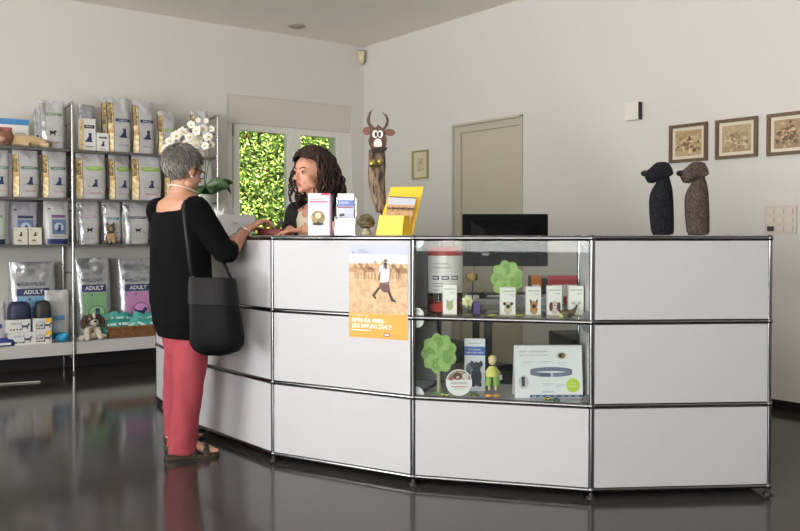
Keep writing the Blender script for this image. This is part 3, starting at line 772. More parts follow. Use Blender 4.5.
# big jar with red lid
ja, jb = at(427.5, 318, 3.58), at(462.5, 318, 3.58); jc = (ja + jb) / 2; jr = (jb - ja).length / 2; jh = at(445, 246.5, 3.50).z - SH2
jar = thing('collection_jar', 'big clear donation jar with printed wrap, red lid and red contents', 'jar', (jc.x, jc.y, SH2))
mb = MB(); mb.lathe([(jr, .006), (jr, jh * .86)], ACRYL, n=40); mb.lathe([(jr - .001, .001), (jr, .006)], ACRYL, n=40); mb.build('tube', jar, world=False)
def wrap(r): return lambda x, z, l=0.0: V(((r + l) * math.sin(x / r), -(r + l) * math.cos(x / r), z))
S = wrap(jr + .0015); mb = MB(); W2 = jr * 1.35
mb.rect(S, -W2, jh * .30, W2, jh * .86, .0, mat((226, 224, 222), .35), 24, 1, True); tx = mat((70, 70, 74), .5)
mb.text(S, 'SAMMELN SIE MIT', -W2 * .62, jh * .73, .007, .001, tx); mb.text(S, 'FÜR TIERE IN NOT', -W2 * .62, jh * .67, .008, .001, tx)
for k in range(3): mb.rect(S, -W2 * .6 + k * .045, jh * .50, -W2 * .6 + k * .045 + .033, jh * .56, .001, mat((60, 60, 64), .5), 4, 1); mb.rect(S, -W2 * .57 + k * .045, jh * .515, -W2 * .57 + k * .045 + .024, jh * .545, .0016, mat((210, 210, 208), .5), 4, 1)
for (z, w) in ((.44, .5), (.40, .7), (.34, .3)): mb.rect(S, -W2 * .6, jh * z, -W2 * .6 + W2 * w, jh * (z + .008), .001, tx, 6, 1)
mb.build('printed_wrap', jar, world=False)
mb = MB(); mb.lathe([(jr + .001, jh * .86), (jr + .002, jh * .99), (jr - .004, jh), (0, jh)], mat((164, 44, 46), .35), n=40); mb.build('lid', jar, world=False)
rp = random.Random(9); mb = MB()
mb.lathe([(jr - .004, .004), (jr - .004, jh * .12), (jr * .6, jh * .15), (0, jh * .17)], mat((210, 70, 66), .5, bump=.8, bscale=90, var=.25, vscale=60), n=30); o = mb.build('red_filling', jar, world=False)
# scalloped green trees
GT = mat((128, 168, 92), .6, c2=(154, 188, 112), vscale=60)
def green_tree(label, cx, cy_, rx, ry, Y, base_z, trunk):
    c = at(cx, 320, Y); t = thing('decorative_tree', label, 'ornament', (c.x, c.y, base_z))
    ce = at(cx, cy_, Y); RX, RZ = rx * Y / F, ry * Y / F
    mb = MB(); pts = []
    for k in range(96):
        a = 2 * PI * k / 96; s_ = .84 + .16 * abs(math.sin(a * 4.5))
        pts.append((ce.x + RX * s_ * math.cos(a), ce.y, ce.z + RZ * s_ * math.sin(a)))
    mb.slab(pts, (0, .012, 0), GT); mb.build('crown', t, bevel=.004)
    mb = MB(); rp = random.Random(int(cx))
    S = lambda x, z, l=0.0: V((ce.x + x, ce.y - l, ce.z + z))
    for k in range(9):
        a = 2 * PI * k / 9 + .3; mb.disc(S, RX * .52 * math.cos(a), RZ * .52 * math.sin(a), RX * .3, RZ * .3, .0015 + k * .0001, mat((150, 186, 110) if k % 2 else (118, 160, 84), .6))
    for k in range(40):
        a = rp.uniform(0, 6.28); r = rp.random() ** .5 * .75; mb.disc(S, RX * r * math.cos(a), RZ * r * math.sin(a), .0016, .0016, .0045, mat((226, 214, 130), .5), 6)
    mb.build('petal_pattern', t)
    tb = ce.z - RZ * .75
    mb = MB(); mb.tube([(ce.x, ce.y + .008, base_z + .003), (ce.x, ce.y + .008, tb)], [trunk, trunk * .8], mat((150, 146, 120), .8, var=.3, vscale=80), 10); mb.build('trunk', t)
    mb = MB(); mb.lathe([(.03, 0), (.03, .005), (0, .006)], mat((90, 130, 60), .6), (ce.x, ce.y + .008, base_z), 20); mb.build('base', t)
green_tree('green scalloped felt tree behind the pug carton on the upper glass shelf', 507, 279, 16.5, 19, 3.50, SH2, .008)
green_tree('round green dotted paper tree with a trunk at the left of the lower case', 439, 353.5, 18.3, 20.5, 3.46, SH1, .011)
# thin round green thing, fruit-like ornament and small fillers on the shelf
c = at(472, 318, 3.58); t = thing('brown_bell_ornament', 'small brown shell-like ornament on a wire stand between jar and green tree', 'ornament', (c.x, c.y, SH2))
o_ = at(471, 277, 3.58); mb = MB(); mb.ball((o_.x, o_.y, o_.z), (.028, .022, .022), mat((140, 116, 70), .4, var=.3, vscale=30), R=Matrix.Rotation(.5, 3, 'Y')); mb.ball((o_.x + .024, o_.y - .008, o_.z + .0), (.007, .012, .017), mat((60, 46, 34), .5)); mb.build('shell', t)
mb = MB(); mb.tube([(c.x, c.y, SH2 + .004), (c.x + .004, c.y, o_.z - .015)], .003, BLACK); mb.lathe([(.022, 0), (.022, .005), (0, .006)], BLACK, (c.x, c.y, SH2)); mb.tube([at(463, 264, 3.58), at(468, 262, 3.58), at(473, 265, 3.58), at(475, 270, 3.58)], .0018, BLACK, 6); mb.build('wire_stand', t)
c = at(474, 318, 3.44); t = thing('paper_flower', 'small pale paper blossom on the glass shelf right of the jar', 'ornament', (c.x + -.02, c.y, SH2))
mb = MB(); mb.tube([(c.x - .02, c.y, SH2 + .001), (c.x - .028, c.y, SH2 + .05)], .002, st, 6); mb.build('stem', t)
mb = MB(); o_ = V((c.x - .028, c.y, SH2 + .058))
for k in range(7): a = 2 * PI * k / 7; petal(mb, o_, V((math.cos(a), 0, math.sin(a))), V((0, -1, 0)), .028, .009, mat((212, 216, 176), .6))
mb.ball(o_, .007, fy, nu=8, nv=6); mb.build('blossom', t)
t = box_thing('purple_box', 'small purple box on the glass shelf right of the jar', 'box', (at(476.5, 318, 3.46).x, 3.46, SH2), (.028, .03, .055), .1, mat((86, 70, 130), .5), part='carton')
# little bird
c = at(567, 319, 3.325); t = thing('bird_figurine', 'small brown and cream bird figurine before the spaniel carton', 'figurine', (c.x, c.y, SH2))
BM = mat((110, 96, 66), .5, c2=(70, 62, 42), vscale=60)
def bp(x, y): p = at(x, y, 3.325); return p
mb = MB(); mb.tube([bp(559.5, 312), bp(562, 312.5), bp(567, 314), bp(572, 313), bp(575, 309), bp(577.5, 304.5)], [.004, .014, .020, .015, .007, .003], BM, 14); mb.build('body', t)
mb = MB(); mb.ball(bp(562, 315.5), (.014, .012, .0155), mat((206, 198, 150), .5)); mb.build('breast', t)
mb = MB(); mb.tube([bp(560, 311), bp(557.8, 309.8)], [.006, .001], mat((90, 70, 44), .5), 8); mb.build('beak', t)
mb = MB(); q_ = bp(567, 316); mb.lathe([(.016, 0), (.012, .012)], BM, (q_.x, q_.y, SH2)); mb.build('base', t)
for (x, lab) in ((492, 'flat yellow green sweet lying on the glass shelf left of the pug carton'), (520, 'flat yellow green sweet lying between pug and shepherd cartons')):
    c = at(x, 318, 3.36); t = MB(); 
    t.ball((0, 0, .005), (.02, .014, .005), mat((170, 176, 84), .4), nu=14, nv=8); o = t.build('wrapped_sweet'); o.location = (c.x, c.y, SH2); tag(o, lab, 'sweet')

# --- lower cell
def low(x, y, Y): return at(x, y, Y)
def Ylow(y): return (CAMZ - SH1) * F / (y - 237)
Ys = Ylow(392)                       # distance of shelf points seen at that row
# round white sign
c = at(459, 392, 3.40); t = thing('round_sign', 'round white sign with a puppy photo leaning before the green tree', 'sign', (c.x, c.y, SH1))
ce = at(459, 378.5, 3.40); r = 13.2 * 3.4 / F; cz = SH1 + r + .001
mb = MB(); mb.slab([(ce.x + r * math.cos(a), ce.y + .0, cz + r * math.sin(a)) for a in [2 * PI * k / 40 for k in range(40)]], (0, .01, 0), mat((238, 238, 238), .4)); mb.build('disc', t, bevel=.002)
S = lambda x, z, l=0.0: V((ce.x + x, ce.y - l, cz + z)); mb = MB(); fm_ = mat((196, 180, 168), .6, c2=(110, 84, 70), vscale=50)
mb.fan(S, (0, r * .45), [(r * .95 * math.cos(a), r * .95 * math.sin(a)) for a in [.28 + (PI - .56) * k / 16 for k in range(17)]], .001, fm_)
mb.disc(S, -r * .1, r * .5, r * .34, r * .28, .0016, mat((96, 66, 52), .6)); mb.disc(S, r * .5, r * .5, r * .22, r * .25, .0016, mat((220, 210, 200), .6)); mb.disc(S, -r * .1, r * .42, r * .12, r * .1, .002, mat((210, 190, 176), .6)); mb.disc(S, -r * .62, r * .28, r * .16, r * .1, .002, mat((206, 70, 60), .6))
mb.text(S, 'ADVANTIX', 0, -r * .10, .010, .001, mat((90, 96, 104), .5), 'c', wfit=r * 1.2); mb.rect(S, -r * .6, -r * .34, r * .6, -r * .27, .001, mat((206, 110, 120), .5)); mb.rect(S, -r * .4, -r * .5, r * .4, -r * .45, .001, mat((170, 176, 180), .5))
mb.build('print', t)
# leaflet with dark dogs
a, b = at(464.5, 386, 3.52), at(485, 386, 3.52); c = (a + b) / 2; w = (b - a).length; h = at(475, 338.5, 3.52).z - SH1
t = thing('leaflet_card', 'upright white leaflet with blue band and dark puppy photo in the lower case', 'leaflet', (c.x, c.y, SH1), -.12)
mb = MB(); mb.box((0, 0, h / 2), (w, .012, h), mat((222, 224, 230), .4)); mb.build('card', t, world=False)
S = FRONT(-.0062); mb = MB(); mb.rect(S, -w / 2, h * .68, w / 2, h * .85, .001, mat((66, 104, 170), .5)); mb.text(S, 'FIT & GESUND', 0, h * .78, .006, .0014, WHITE, 'c', wfit=w * .6); mb.text(S, 'DURCH DEN SOMMER', 0, h * .72, .007, .0014, WHITE, 'c', wfit=w * .8); mb.text(S, 'frontline', 0, h * .90, .007, .001, mat((120, 130, 150), .5), 'c', wfit=w * .6)
mb.rect(S, -w / 2, .0, w / 2, h * .66, .0008, mat((206, 212, 220), .5)); bd = mat((44, 50, 62), .6, var=.4, vscale=60)
mb.disc(S, w * .08, h * .28, w * .26, h * .18, .0014, bd); mb.disc(S, w * .08, h * .46, w * .22, h * .1, .0018, bd); mb.disc(S, -w * .14, h * .52, w * .1, h * .06, .002, bd); mb.disc(S, w * .3, h * .52, w * .1, h * .06, .002, bd); mb.disc(S, -w * .28, h * .42, w * .15, h * .12, .0016, mat((96, 104, 120), .6)); mb.disc(S, w * .06, h * .43, w * .07, h * .03, .0022, BLACK); mb.disc(S, -w * .06, h * .13, w * .1, h * .05, .002, bd); mb.disc(S, w * .24, h * .13, w * .1, h * .05, .002, bd)
mb.build('print', t, world=False)
# wooden girl figurine
Yf = 3.38; c = at(492.5, 391, Yf); t = thing('girl_figurine', 'small wooden figurine in yellow top and green trousers with a watering can', 'figurine', (c.x, c.y, SH1))
f_ = lambda x, y, d=0: V((at(x, y, Yf + d).x, Yf + d, max(at(x, y, Yf + d).z, SH1 + .001)))
HM = mat((226, 206, 160), .6); YT = mat((206, 204, 110), .6); GTm = mat((130, 166, 78), .6)
mb = MB(); mb.ball(f_(492.5, 361), (.017, .016, .018), HM); mb.build('head', t)
mb = MB(); mb.lathe([(.0205, 0), (.018, .006), (.012, .014), (.0, .018)], mat((212, 196, 140), .7), tuple(f_(492.5, 359)), 18); mb.build('hat', t)
mb = MB(); p = f_(492.5, 376); mb.lathe([(.030, 0), (.030, .006), (.014, .042), (.0, .045)], YT, tuple(p), 20); mb.build('tunic', t)
mb = MB()
for s_ in (-1, 1): mb.tube([f_(492.5 + s_ * 3.0, 375), f_(492.5 + s_ * 4.2, 385.5)], [.013, .016], GTm, 12)
mb.build('trousers', t)
for s_ in (-1, 1):
    mb = MB(); mb.tube([f_(492.5 + s_ * 2.8, 367), f_(492.5 + s_ * 7.0, 373)], [.004, .004], HM, 8); mb.build('arm', t)
    mb = MB(); mb.tube([f_(492.5 + s_ * 3.2, 385), f_(492.5 + s_ * 3.2, 390)], [.005, .005], HM, 8); mb.build('leg', t)
    mb = MB(); q_ = f_(492.5 + s_ * 4.0, 391); mb.ball((q_.x, q_.y - .004, SH1 + .007), (.017, .015, .007), mat((214, 156, 70), .5)); mb.build('shoe', t)
mb = MB(); q_ = f_(500.5, 377); mb.lathe([(.007, -.012), (.008, .008)], mat((196, 200, 196), .4), tuple(q_), 12); mb.tube([q_ + V((-.006, 0, .008)), q_ + V((0, 0, .018)), q_ + V((.006, 0, .008))], .001, mat((196, 200, 196), .4), 6); mb.build('watering_can', t)
# flip calendar with the collar picture
Yc = 3.36; a, b = at(515, 394, Yc), at(583, 396, Yc); w = (b - a).length; c = (a + b) / 2; h = at(549, 346, Yc).z - SH1
t = thing('display_calendar', 'white spiral bound display with a blue grey collar picture in the lower case', 'display', (c.x, c.y, SH1), .01)
mb = MB(); mb.slab([(-w / 2, .0, .0), (w / 2, 0, 0), (w / 2, .03, h), (-w / 2, .03, h)], (0, .003, 0), mat((232, 234, 238), .35)); mb.build('front_sheet', t, world=False)
mb = MB(); mb.slab([(-w / 2, .09, .0), (w / 2, .09, 0), (w / 2, .037, h), (-w / 2, .037, h)], (0, -.003, 0), mat((200, 202, 206), .5)); mb.build('rear_support', t, world=False)
mb = MB()
for k in range(30): x = -w / 2 + w * (k + .5) / 30; mb.tube([(x, .028, h - .005), (x, .030, h + .004), (x, .038, h + .004), (x, .042, h - .005)], .0012, mat((110, 112, 118), .3, 1), 5)
mb.build('spiral_binding', t, world=False)
S = lambda x, z, l=0.0: V((x, .03 * z / h - l * .98, z)); mb = MB(); L = .0008
gt = mat((112, 116, 124), .5)
mb.text(S, 'KILTIX – DAS HALSBAND', -w * .43, h * .86, .0085, L, gt, wfit=w * .42); mb.text(S, 'gegen Zecken und Flöhe', -w * .43, h * .80, .006, L, gt, wfit=w * .42)
for (x, z, ww) in ((-.38, .68, .2), (-.12, .68, .18), (.14, .66, .14), (-.1, .26, .18), (.1, .24, .14)): mb.rect(S, x * w, z * h, (x + ww) * w, (z + .012) * h, L, mat((196, 200, 206), .5)); mb.rect(S, x * w, (z - .03) * h, (x + ww * .7) * w, (z - .018) * h, L, mat((206, 208, 214), .5))
mb.disc(S, w * .20, h * .80, w * .085, h * .075, L, mat((214, 214, 212), .5)); mb.disc(S, w * .20, h * .80, w * .055, h * .055, .0014, mat((120, 100, 60), .5)); mb.disc(S, w * .18, h * .80, w * .02, h * .03, .002, BLACK)
bb = mat((112, 118, 142), .5, var=.2, vscale=90)
def ringband(z, rz_, thick, c, l): 
    n = 40; vs = []
    for k in range(n):
        a = 2 * PI * k / n; vs += [S(w * .04 + w * .31 * math.cos(a), h * z + rz_ * math.sin(a) - thick, l), S(w * .04 + w * .31 * math.cos(a), h * z + rz_ * math.sin(a) + thick, l)]
    mb.add(vs, [(2 * k, 2 * k + 1, (2 * k + 3) % (2 * n), (2 * k + 2) % (2 * n)) for k in range(n)], c)
ringband(.49, h * .055, h * .038, bb, .0012)
mb.rect(S, -w * .12, h * .40, w * .05, h * .47, .0018, mat((86, 92, 116), .5)); mb.rect(S, w * .03, h * .395, w * .07, h * .475, .0022, mat((190, 194, 206), .4))
mb.disc(S, -w * .37, h * .30, w * .075, h * .13, L, mat((200, 202, 204), .5)); mb.rect(S, -w * .40, h * .22, -w * .35, h * .38, .0016, mat((66, 66, 72), .5)); mb.disc(S, -w * .375, h * .38, w * .027, h * .02, .002, mat((40, 40, 44), .5))
mb.disc(S, w * .36, h * .24, w * .10, h * .135, .0014, mat((186, 208, 66), .5)); mb.text(S, 'bis zu', w * .36, h * .27, .006, .002, WHITE, 'c'); mb.text(S, '7 Monate', w * .36, h * .21, .006, .002, WHITE, 'c', wfit=w * .13)
mb.text(S, 'SERESTO', w * -.01, h * .10, .008, L, mat((70, 92, 130), .5), 'c', wfit=w * .18)
mb.rect(S, -w * .28, h * .01, w * .5, h * .06, L, mat((60, 84, 120), .5))
for k in range(7): mb.rect(S, -w * .25 + k * w * .105, h * .027, -w * .19 + k * w * .105, h * .043, .0014, mat((190, 200, 214), .5))
mb.build('print', t, world=False)
# toy cars / beetles on the shelf
def car(label, x, y, c1, c2, L=.034):
    Y = Ylow(y + .5) ; p = at(x, y, Y); t = thing('toy_car', label, 'toy', (p.x, Y, SH1), .1)
    mb = MB(); k = L / 2; mb.loft([[(sx * k, sy * .009, z) for sx, sy in ((-1, -1), (1, -1), (1, 1), (-1, 1))] for z in (.003, .009)] , mat(c1, .3), smooth=False)
    mb.loft([[(sx * k * f, sy * .008 * f, z) for sx, sy in ((-1, -1), (1, -1), (1, 1), (-1, 1))] for f, z in ((.62, .009), (.42, .014))], mat(c2, .3), smooth=False); mb.build('body', t, world=False, bevel=.001)
    for sx in (-1, 1):
        for sy in (-1, 1): mb = MB(); mb.tube([(sx * k * .6, sy * .007, .0042), (sx * k * .6, sy * .0105, .0042)], .004, BLACK, 10); mb.build('wheel', t, world=False)
car('tiny yellow toy car with dark roof below the green tree', 446, 396, (206, 206, 80), (30, 34, 30))
car('tiny dull green toy car in front of the girl figurine', 474, 396, (128, 140, 60), (60, 60, 40), .042)
car('tiny yellow and green toy car in front of the calendar display', 547.5, 400, (210, 200, 70), (40, 50, 50), .03)
car('tiny dark teal toy car beside the yellow one, before the calendar display', 556, 401, (60, 96, 92), (40, 50, 56), .03)

# ------------------------------------------------------------------ the desk behind the counter
dk = thing('desk', 'pale work desk behind the counter with dark steel legs', 'desk', (1.045, 4.35, 0))
mb = MB(); mb.box((0, 0, .73), (1.25, .75, .025), mat((176, 174, 170), .5)); mb.build('desk_top', dk, world=False, bevel=.003)
for x in (-.59, .59):
    for y in (-.32, .32): mb = MB(); mb.box((x, y, .36), (.04, .04, .715), mat((84, 84, 86), .4, .5)); mb.build('leg', dk, world=False)
DT = .7425
# monitor seen from behind
Ym = 4.22; a, b = at(462.5, 240, Ym), at(548, 240, Ym); zt = at(500, 214, Ym).z; zb = at(500, 266.3, Ym).z; c = (a + b) / 2; w = (b - a).length
mo = thing('computer_monitor', 'black computer monitor on the desk seen from behind over the glass case', 'monitor', (c.x, Ym, DT))
MK = mat((8, 8, 11), .4, spec=.08); MK2 = mat((12, 12, 16), .4, spec=.08)
mb = MB(); mb.box((0, .012, (zt + zb) / 2 - DT), (w, .03, zt - zb), MK); mb.build('housing', mo, world=False, bevel=.004)
mb = MB(); hh = (zt + zb) / 2 - DT; HZ = (zt - zb) / 2
mb.loft([[(sx * w * f / 2, -y, hh + sz * HZ * g) for sx, sz in ((-1, -1), (1, -1), (1, 1), (-1, 1))] for f, g, y in ((.82, .74, .002), (.76, .66, .012), (.5, .4, .03))], MK2, smooth=False); mb.build('rear_bulge', mo, world=False, bevel=.003)
mb = MB(); mb.rect(FRONT(-.031), -.02, hh - .03, .03, hh - .012, .001, mat((12, 12, 13), .3)); mb.rect(FRONT(-.03), -w * .28, hh - HZ * .58, -w * .2, hh - HZ * .47, .004, mat((170, 172, 176), .4)); mb.text(FRONT(-.031), 'EIZO', .005, hh - .026, .010, .002, mat((150, 152, 156), .4), 'c'); mb.build('rear_label', mo, world=False)
mb = MB(); mb.rect(lambda x, z, l=0: V((x, .0275 + l, z)), -w * .47, hh - HZ * .9, w * .47, hh + HZ * .92, .0003, mat((30, 44, 60), .15)); mb.build('screen', mo, world=False)
mb = MB(); mb.box((0, -.02, hh / 2), (.05, .024, hh), MK); mb.build('stand', mo, world=False, bevel=.003); mb = MB(); mb.lathe([(.1, 0), (.1, .008), (.03, .014), (0, .014)], MK, (0, -.01, .0002), 32); mb.build('base', mo, world=False)
# office chair
ch = thing('office_chair', 'dark grey office chair behind the counter left of the jar', 'chair', (.16, 4.16, 0), .5)
CG = mat((66, 66, 70), .8, bump=.2, bscale=200)
mb = MB(); pts = []; 
rings = []
for (z, wv, y) in ((.60, .14, .22), (.66, .19, .235), (.78, .215, .25), (.90, .21, .245), (.98, .17, .235), (1.0, .12, .232)):
    rings.append([(wv * math.cos(a), y + .025 * math.sin(a) - .25 * wv * (math.cos(a) ** 2) * .5, z) for a in [2 * PI * k / 24 for k in range(24)]])
mb.loft(rings, CG); mb.build('backrest', ch, world=False, subsurf=1)
mb = MB(); mb.loft([[(.24 * f * math.copysign(abs(math.cos(a)) ** .6, math.cos(a)), -.0 + .23 * f * math.copysign(abs(math.sin(a)) ** .6, math.sin(a)), z) for a in [2 * PI * k / 32 for k in range(32)]] for f, z in ((.9, .44), (1, .46), (1, .5), (.9, .52))], CG); mb.build('seat', ch, world=False)
mb = MB(); mb.tube([(0, .2, .46), (0, .27, .5), (0, .26, .7)], .016, BLACK); mb.build('back_bracket', ch, world=False)
mb = MB(); mb.tube([(0, 0, .08), (0, 0, .45)], .025, STEEL); mb.build('gas_column', ch, world=False)
for k in range(5):
    a = 2 * PI * k / 5; e = V((math.cos(a) * .27, math.sin(a) * .27, .07)); mb = MB(); mb.tube([(0, 0, .1), e], [.022, .014], BLACK, 8); mb.build('leg', ch, world=False)
    mb = MB(); mb.tube([e + V((-.012, 0, -.045)), e + V((.012, 0, -.045))], .0245, BLACK, 14); mb.tube([e, e + V((0, 0, -.04))], .006, BLACK, 6); mb.build('castor', ch, world=False)
# desk clutter
def dbox(name, label, cat, x, y, Y, dims, rz, m, part='body', z=None):
    p = at(x, y, Y); return box_thing(name, label, cat, (p.x, Y, DT if z is None else z), dims, rz, m, part=part)
t = dbox('desk_printer', 'low grey printer on the desk behind the dog cartons', 'printer', 566, 300, 4.3, (.36, .30, .13), .05, mat((70, 70, 74), .4)); mb = MB(); mb.box((0, -.16, .03), (.26, .06, .012), mat((150, 150, 152), .5)); mb.build('paper_tray', t, world=False); mb = MB(); mb.rect(FRONT(-.1505), -.14, .08, .14, .11, .001, BLACK); mb.build('slot', t, world=False)
ph = thing('desk_phone', 'black desk telephone with handset behind the green tree', 'telephone', (at(497, 300, 4.02).x, 4.06, DT), -.2)
mb = MB(); mb.slab([(-.09, -.08, 0), (.09, -.08, 0), (.09, .08, 0), (-.09, .08, 0)], (0, 0, .03), BLACK); mb.build('body', ph, world=False, bevel=.004); mb = MB(); mb.tube([(-.065, -.07, .045), (-.068, 0, .055), (-.065, .07, .045)], [.018, .010, .018], BLACK, 12); mb.build('handset', ph, world=False)
mb = MB()
for i in range(3):
    for j in range(4): mb.box((.0 + i * .022, -.04 + j * .02, .032), (.015, .012, .006), mat((150, 150, 150), .5))
mb.build('keypad', ph, world=False)
kb = thing('keyboard', 'black keyboard lying on the desk behind the left of the case', 'keyboard', (.62, 4.56, DT)); mb = MB(); mb.box((0, 0, .008), (.44, .14, .016), BLACK); mb.build('case', kb, world=False, bevel=.003); mb = MB()
for i in range(14):
    for j in range(5): mb.box((-.2 + i * .031, -.05 + j * .025, .019), (.026, .02, .006), mat((44, 44, 46), .5))
mb.build('keys', kb, world=False)
for (nm, lb, x, Y, dz, rz, c1) in (('ring_binder', 'red and white folder leaning on the clutter behind the spaniel carton', 566, 3.98, (.20, .012, .15), .25, (190, 70, 80)), ('orange_packet', 'small orange packet on the desk above the shepherd carton', 536, 3.98, (.05, .03, .15), 0, (206, 116, 40))):
    t = box_thing(nm, lb, 'folder' if 'binder' in nm else 'packet', (at(x, 290, Y).x, Y, DT), dz, rz, mat(c1, .5), part='cover')
    mb = MB(); mb.rect(FRONT(-dz[1] / 2), -dz[0] * .4, dz[2] * .3, dz[0] * .3, dz[2] * .7, .001, mat((226, 220, 216), .5)); mb.build('label_print', t, world=False)
for i, (x, Y, lb, c1, dims) in enumerate(((487, 4.10, 'stack of white papers on the desk seen between jar and tree', (214, 214, 212), (.21, .29, .03)), (540, 4.0, 'stack of white forms on the desk behind the shepherd carton', (206, 208, 212), (.2, .16, .045)), (585, 3.98, 'dark letter tray on the desk at the right of the case', (60, 60, 66), (.16, .10, .08)))):
    t = thing('paper_stack' if i < 2 else 'letter_tray', lb, 'papers' if i < 2 else 'tray', (at(x, 290, Y).x, Y + .02, DT), .2 * i)
    mb = MB(); rp = random.Random(i)
    for k in range(6): mb.box((rp.uniform(-.006, .006), rp.uniform(-.006, .006), dims[2] * (k + .5) / 6), (dims[0], dims[1], dims[2] / 6 * .8), mat(c1, .6))
    mb.build('sheets' if i < 2 else 'tiers', t, world=False)
# waste bin and paper bag under the desk
t = thing('waste_bin', 'black waste bin on the floor under the desk', 'bin', (.66, 4.45, 0)); mb = MB(); mb.lathe([(.11, .001), (.14, .34), (.132, .34), (.105, .01), (0, .01)], BLACK, n=28); mb.build('bucket', t, world=False)
t = thing('computer_tower', 'dark computer case standing on the floor under the desk', 'computer', (1.0, 4.3, 0), .1); mb = MB(); mb.box((0, 0, .276), (.24, .42, .55), mat((26, 26, 28), .4)); mb.build('case', t, world=False, bevel=.004); mb = MB(); mb.rect(FRONT(-.211), -.07, .3, .07, .38, .001, mat((110, 110, 114), .4)); mb.build('drive_panel', t, world=False)

# ------------------------------------------------------------------ on the walls
def wallframe(P, xs, y_t, y_b, wall, name, label, fw, fm1, draw, dep=.022, group=None, cat='picture'):
    d, n, tf, zf = (dR, nR, tR, zR) if wall == 'R' else (dL, nL, tL, zL)
    t0, t1 = tf(xs[0]), tf(xs[1]); 
    if t0 > t1: t0, t1 = t1, t0
    zt, zb = zf(xs[0], y_t), zf(xs[0], y_b); w = t1 - t0; h = zt - zb
    O = Cc + d * ((t0 + t1) / 2) + V((0, 0, zb)); r = d if wall == 'R' else -d
    T = thing(name, label, cat, tuple(O + n * .001), 0, group); S = plane(O + n * .001, r, (0, 0, 1), n)
    mb = MB()
    mb.slab([S(-w / 2, 0), S(w / 2, 0), S(w / 2, fw), S(-w / 2, fw)], n * dep, fm1); mb.slab([S(-w / 2, h - fw), S(w / 2, h - fw), S(w / 2, h), S(-w / 2, h)], n * dep, fm1)
    mb.slab([S(-w / 2, fw), S(-w / 2 + fw, fw), S(-w / 2 + fw, h - fw), S(-w / 2, h - fw)], n * dep, fm1); mb.slab([S(w / 2 - fw, fw), S(w / 2, fw), S(w / 2, h - fw), S(w / 2 - fw, h - fw)], n * dep, fm1)
    mb.build('frame', T)
    mb = MB(); mb.slab([S(-w / 2 + fw, fw), S(w / 2 - fw, fw), S(w / 2 - fw, h - fw), S(-w / 2 + fw, h - fw)], n * .006, mat((216, 206, 184), .5)); mb.build('mat_board', T)
    mb = MB(); draw(mb, S, w, h, fw); mb.build('picture', T)
    return T
WOOD = mat((104, 80, 54), .5, c2=(84, 62, 40), vscale=30, stretch=(1, 1, 6))
def horses(seed, cols, bg1, bg2, margin=.022):
    def f(mb, S, w, h, fw):
        rp = random.Random(seed); a, b, c, d = -w / 2 + fw + margin, fw + margin, w / 2 - fw - margin, h - fw - margin
        mb.rect(S, a, b, c, d, .0072, mat(bg1, .5, c2=bg2, vscale=22, bump=0))
        mb.rect(S, a, b, c, b + (d - b) * .22, .0076, mat([v * .88 + 10 for v in bg2], .5, var=.15, vscale=50))
        for k in range(60):
            x = rp.gauss((a + c) / 2, (c - a) * .2); z = rp.gauss(b + (d - b) * .45, (d - b) * .18); rx = rp.uniform(.003, .016); rz_ = rp.uniform(.004, .014)
            if not (a + .004 < x < c - .004 and b + .004 < z < d - .004): continue
            rx = min(rx, x - a, c - x); rz_ = min(rz_, z - b, d - z)
            mb.disc(S, x, z, rx, rz_, .0078 + k * .00005, mat(rp.choice(cols), .55, var=.2, vscale=60), 12)
        for k in range(24):
            x = rp.uniform(a, c - .03); z = rp.uniform(b, d - .01); x2 = min(x + rp.uniform(.01, .05), c); z2 = min(z + rp.uniform(0, .03), d)
            mb.face2(S, [(x, z), (x2, z2), (x2, z2 + .0015), (x, z + .0015)], .0098, mat((70, 52, 36), .6))
    return f
GPX = 'brown framed horse prints on the right wall'
wallframe(None, (669.8, 707.5), 126.3, 163.5, 'R', 'framed_picture', 'brown framed print, leftmost of three, above the felt dogs', .021, WOOD, horses(1, ((116, 90, 60), (150, 122, 86), (84, 62, 42), (206, 184, 146)), (166, 140, 100), (190, 166, 124)), group=GPX)
wallframe(None, (715.8, 757.5), 121, 160.0, 'R', 'framed_picture', 'brown framed pale print in the middle of the three', .021, WOOD, horses(2, ((150, 128, 96), (170, 148, 114), (130, 106, 78), (196, 178, 146)), (184, 166, 128), (166, 144, 106)), group=GPX)
wallframe(None, (767.0, 808), 115, 156.5, 'R', 'framed_picture', 'brown framed print with a reddish top cut by the right edge', .021, WOOD, horses(3, ((110, 84, 60), (156, 108, 86), (96, 72, 48), (196, 166, 130)), (176, 146, 112), (150, 130, 96)), group=GPX)
def smallpic(mb, S, w, h, fw):
    mb.rect(S, -w / 2 + fw, fw, w / 2 - fw, h - fw, .0066, mat((206, 200, 170), .5)); rp = random.Random(3)
    mb.rect(S, -w * .22, h * .28, w * .22, h * .74, .007, mat((196, 190, 162), .5))
    for k in range(26): mb.disc(S, rp.uniform(-w * .17, w * .17), h * rp.uniform(.30, .72), .005, .008, .0074 + k * .00003, mat(rp.choice(((150, 146, 128), (120, 118, 104), (176, 170, 148))), .6), 8)
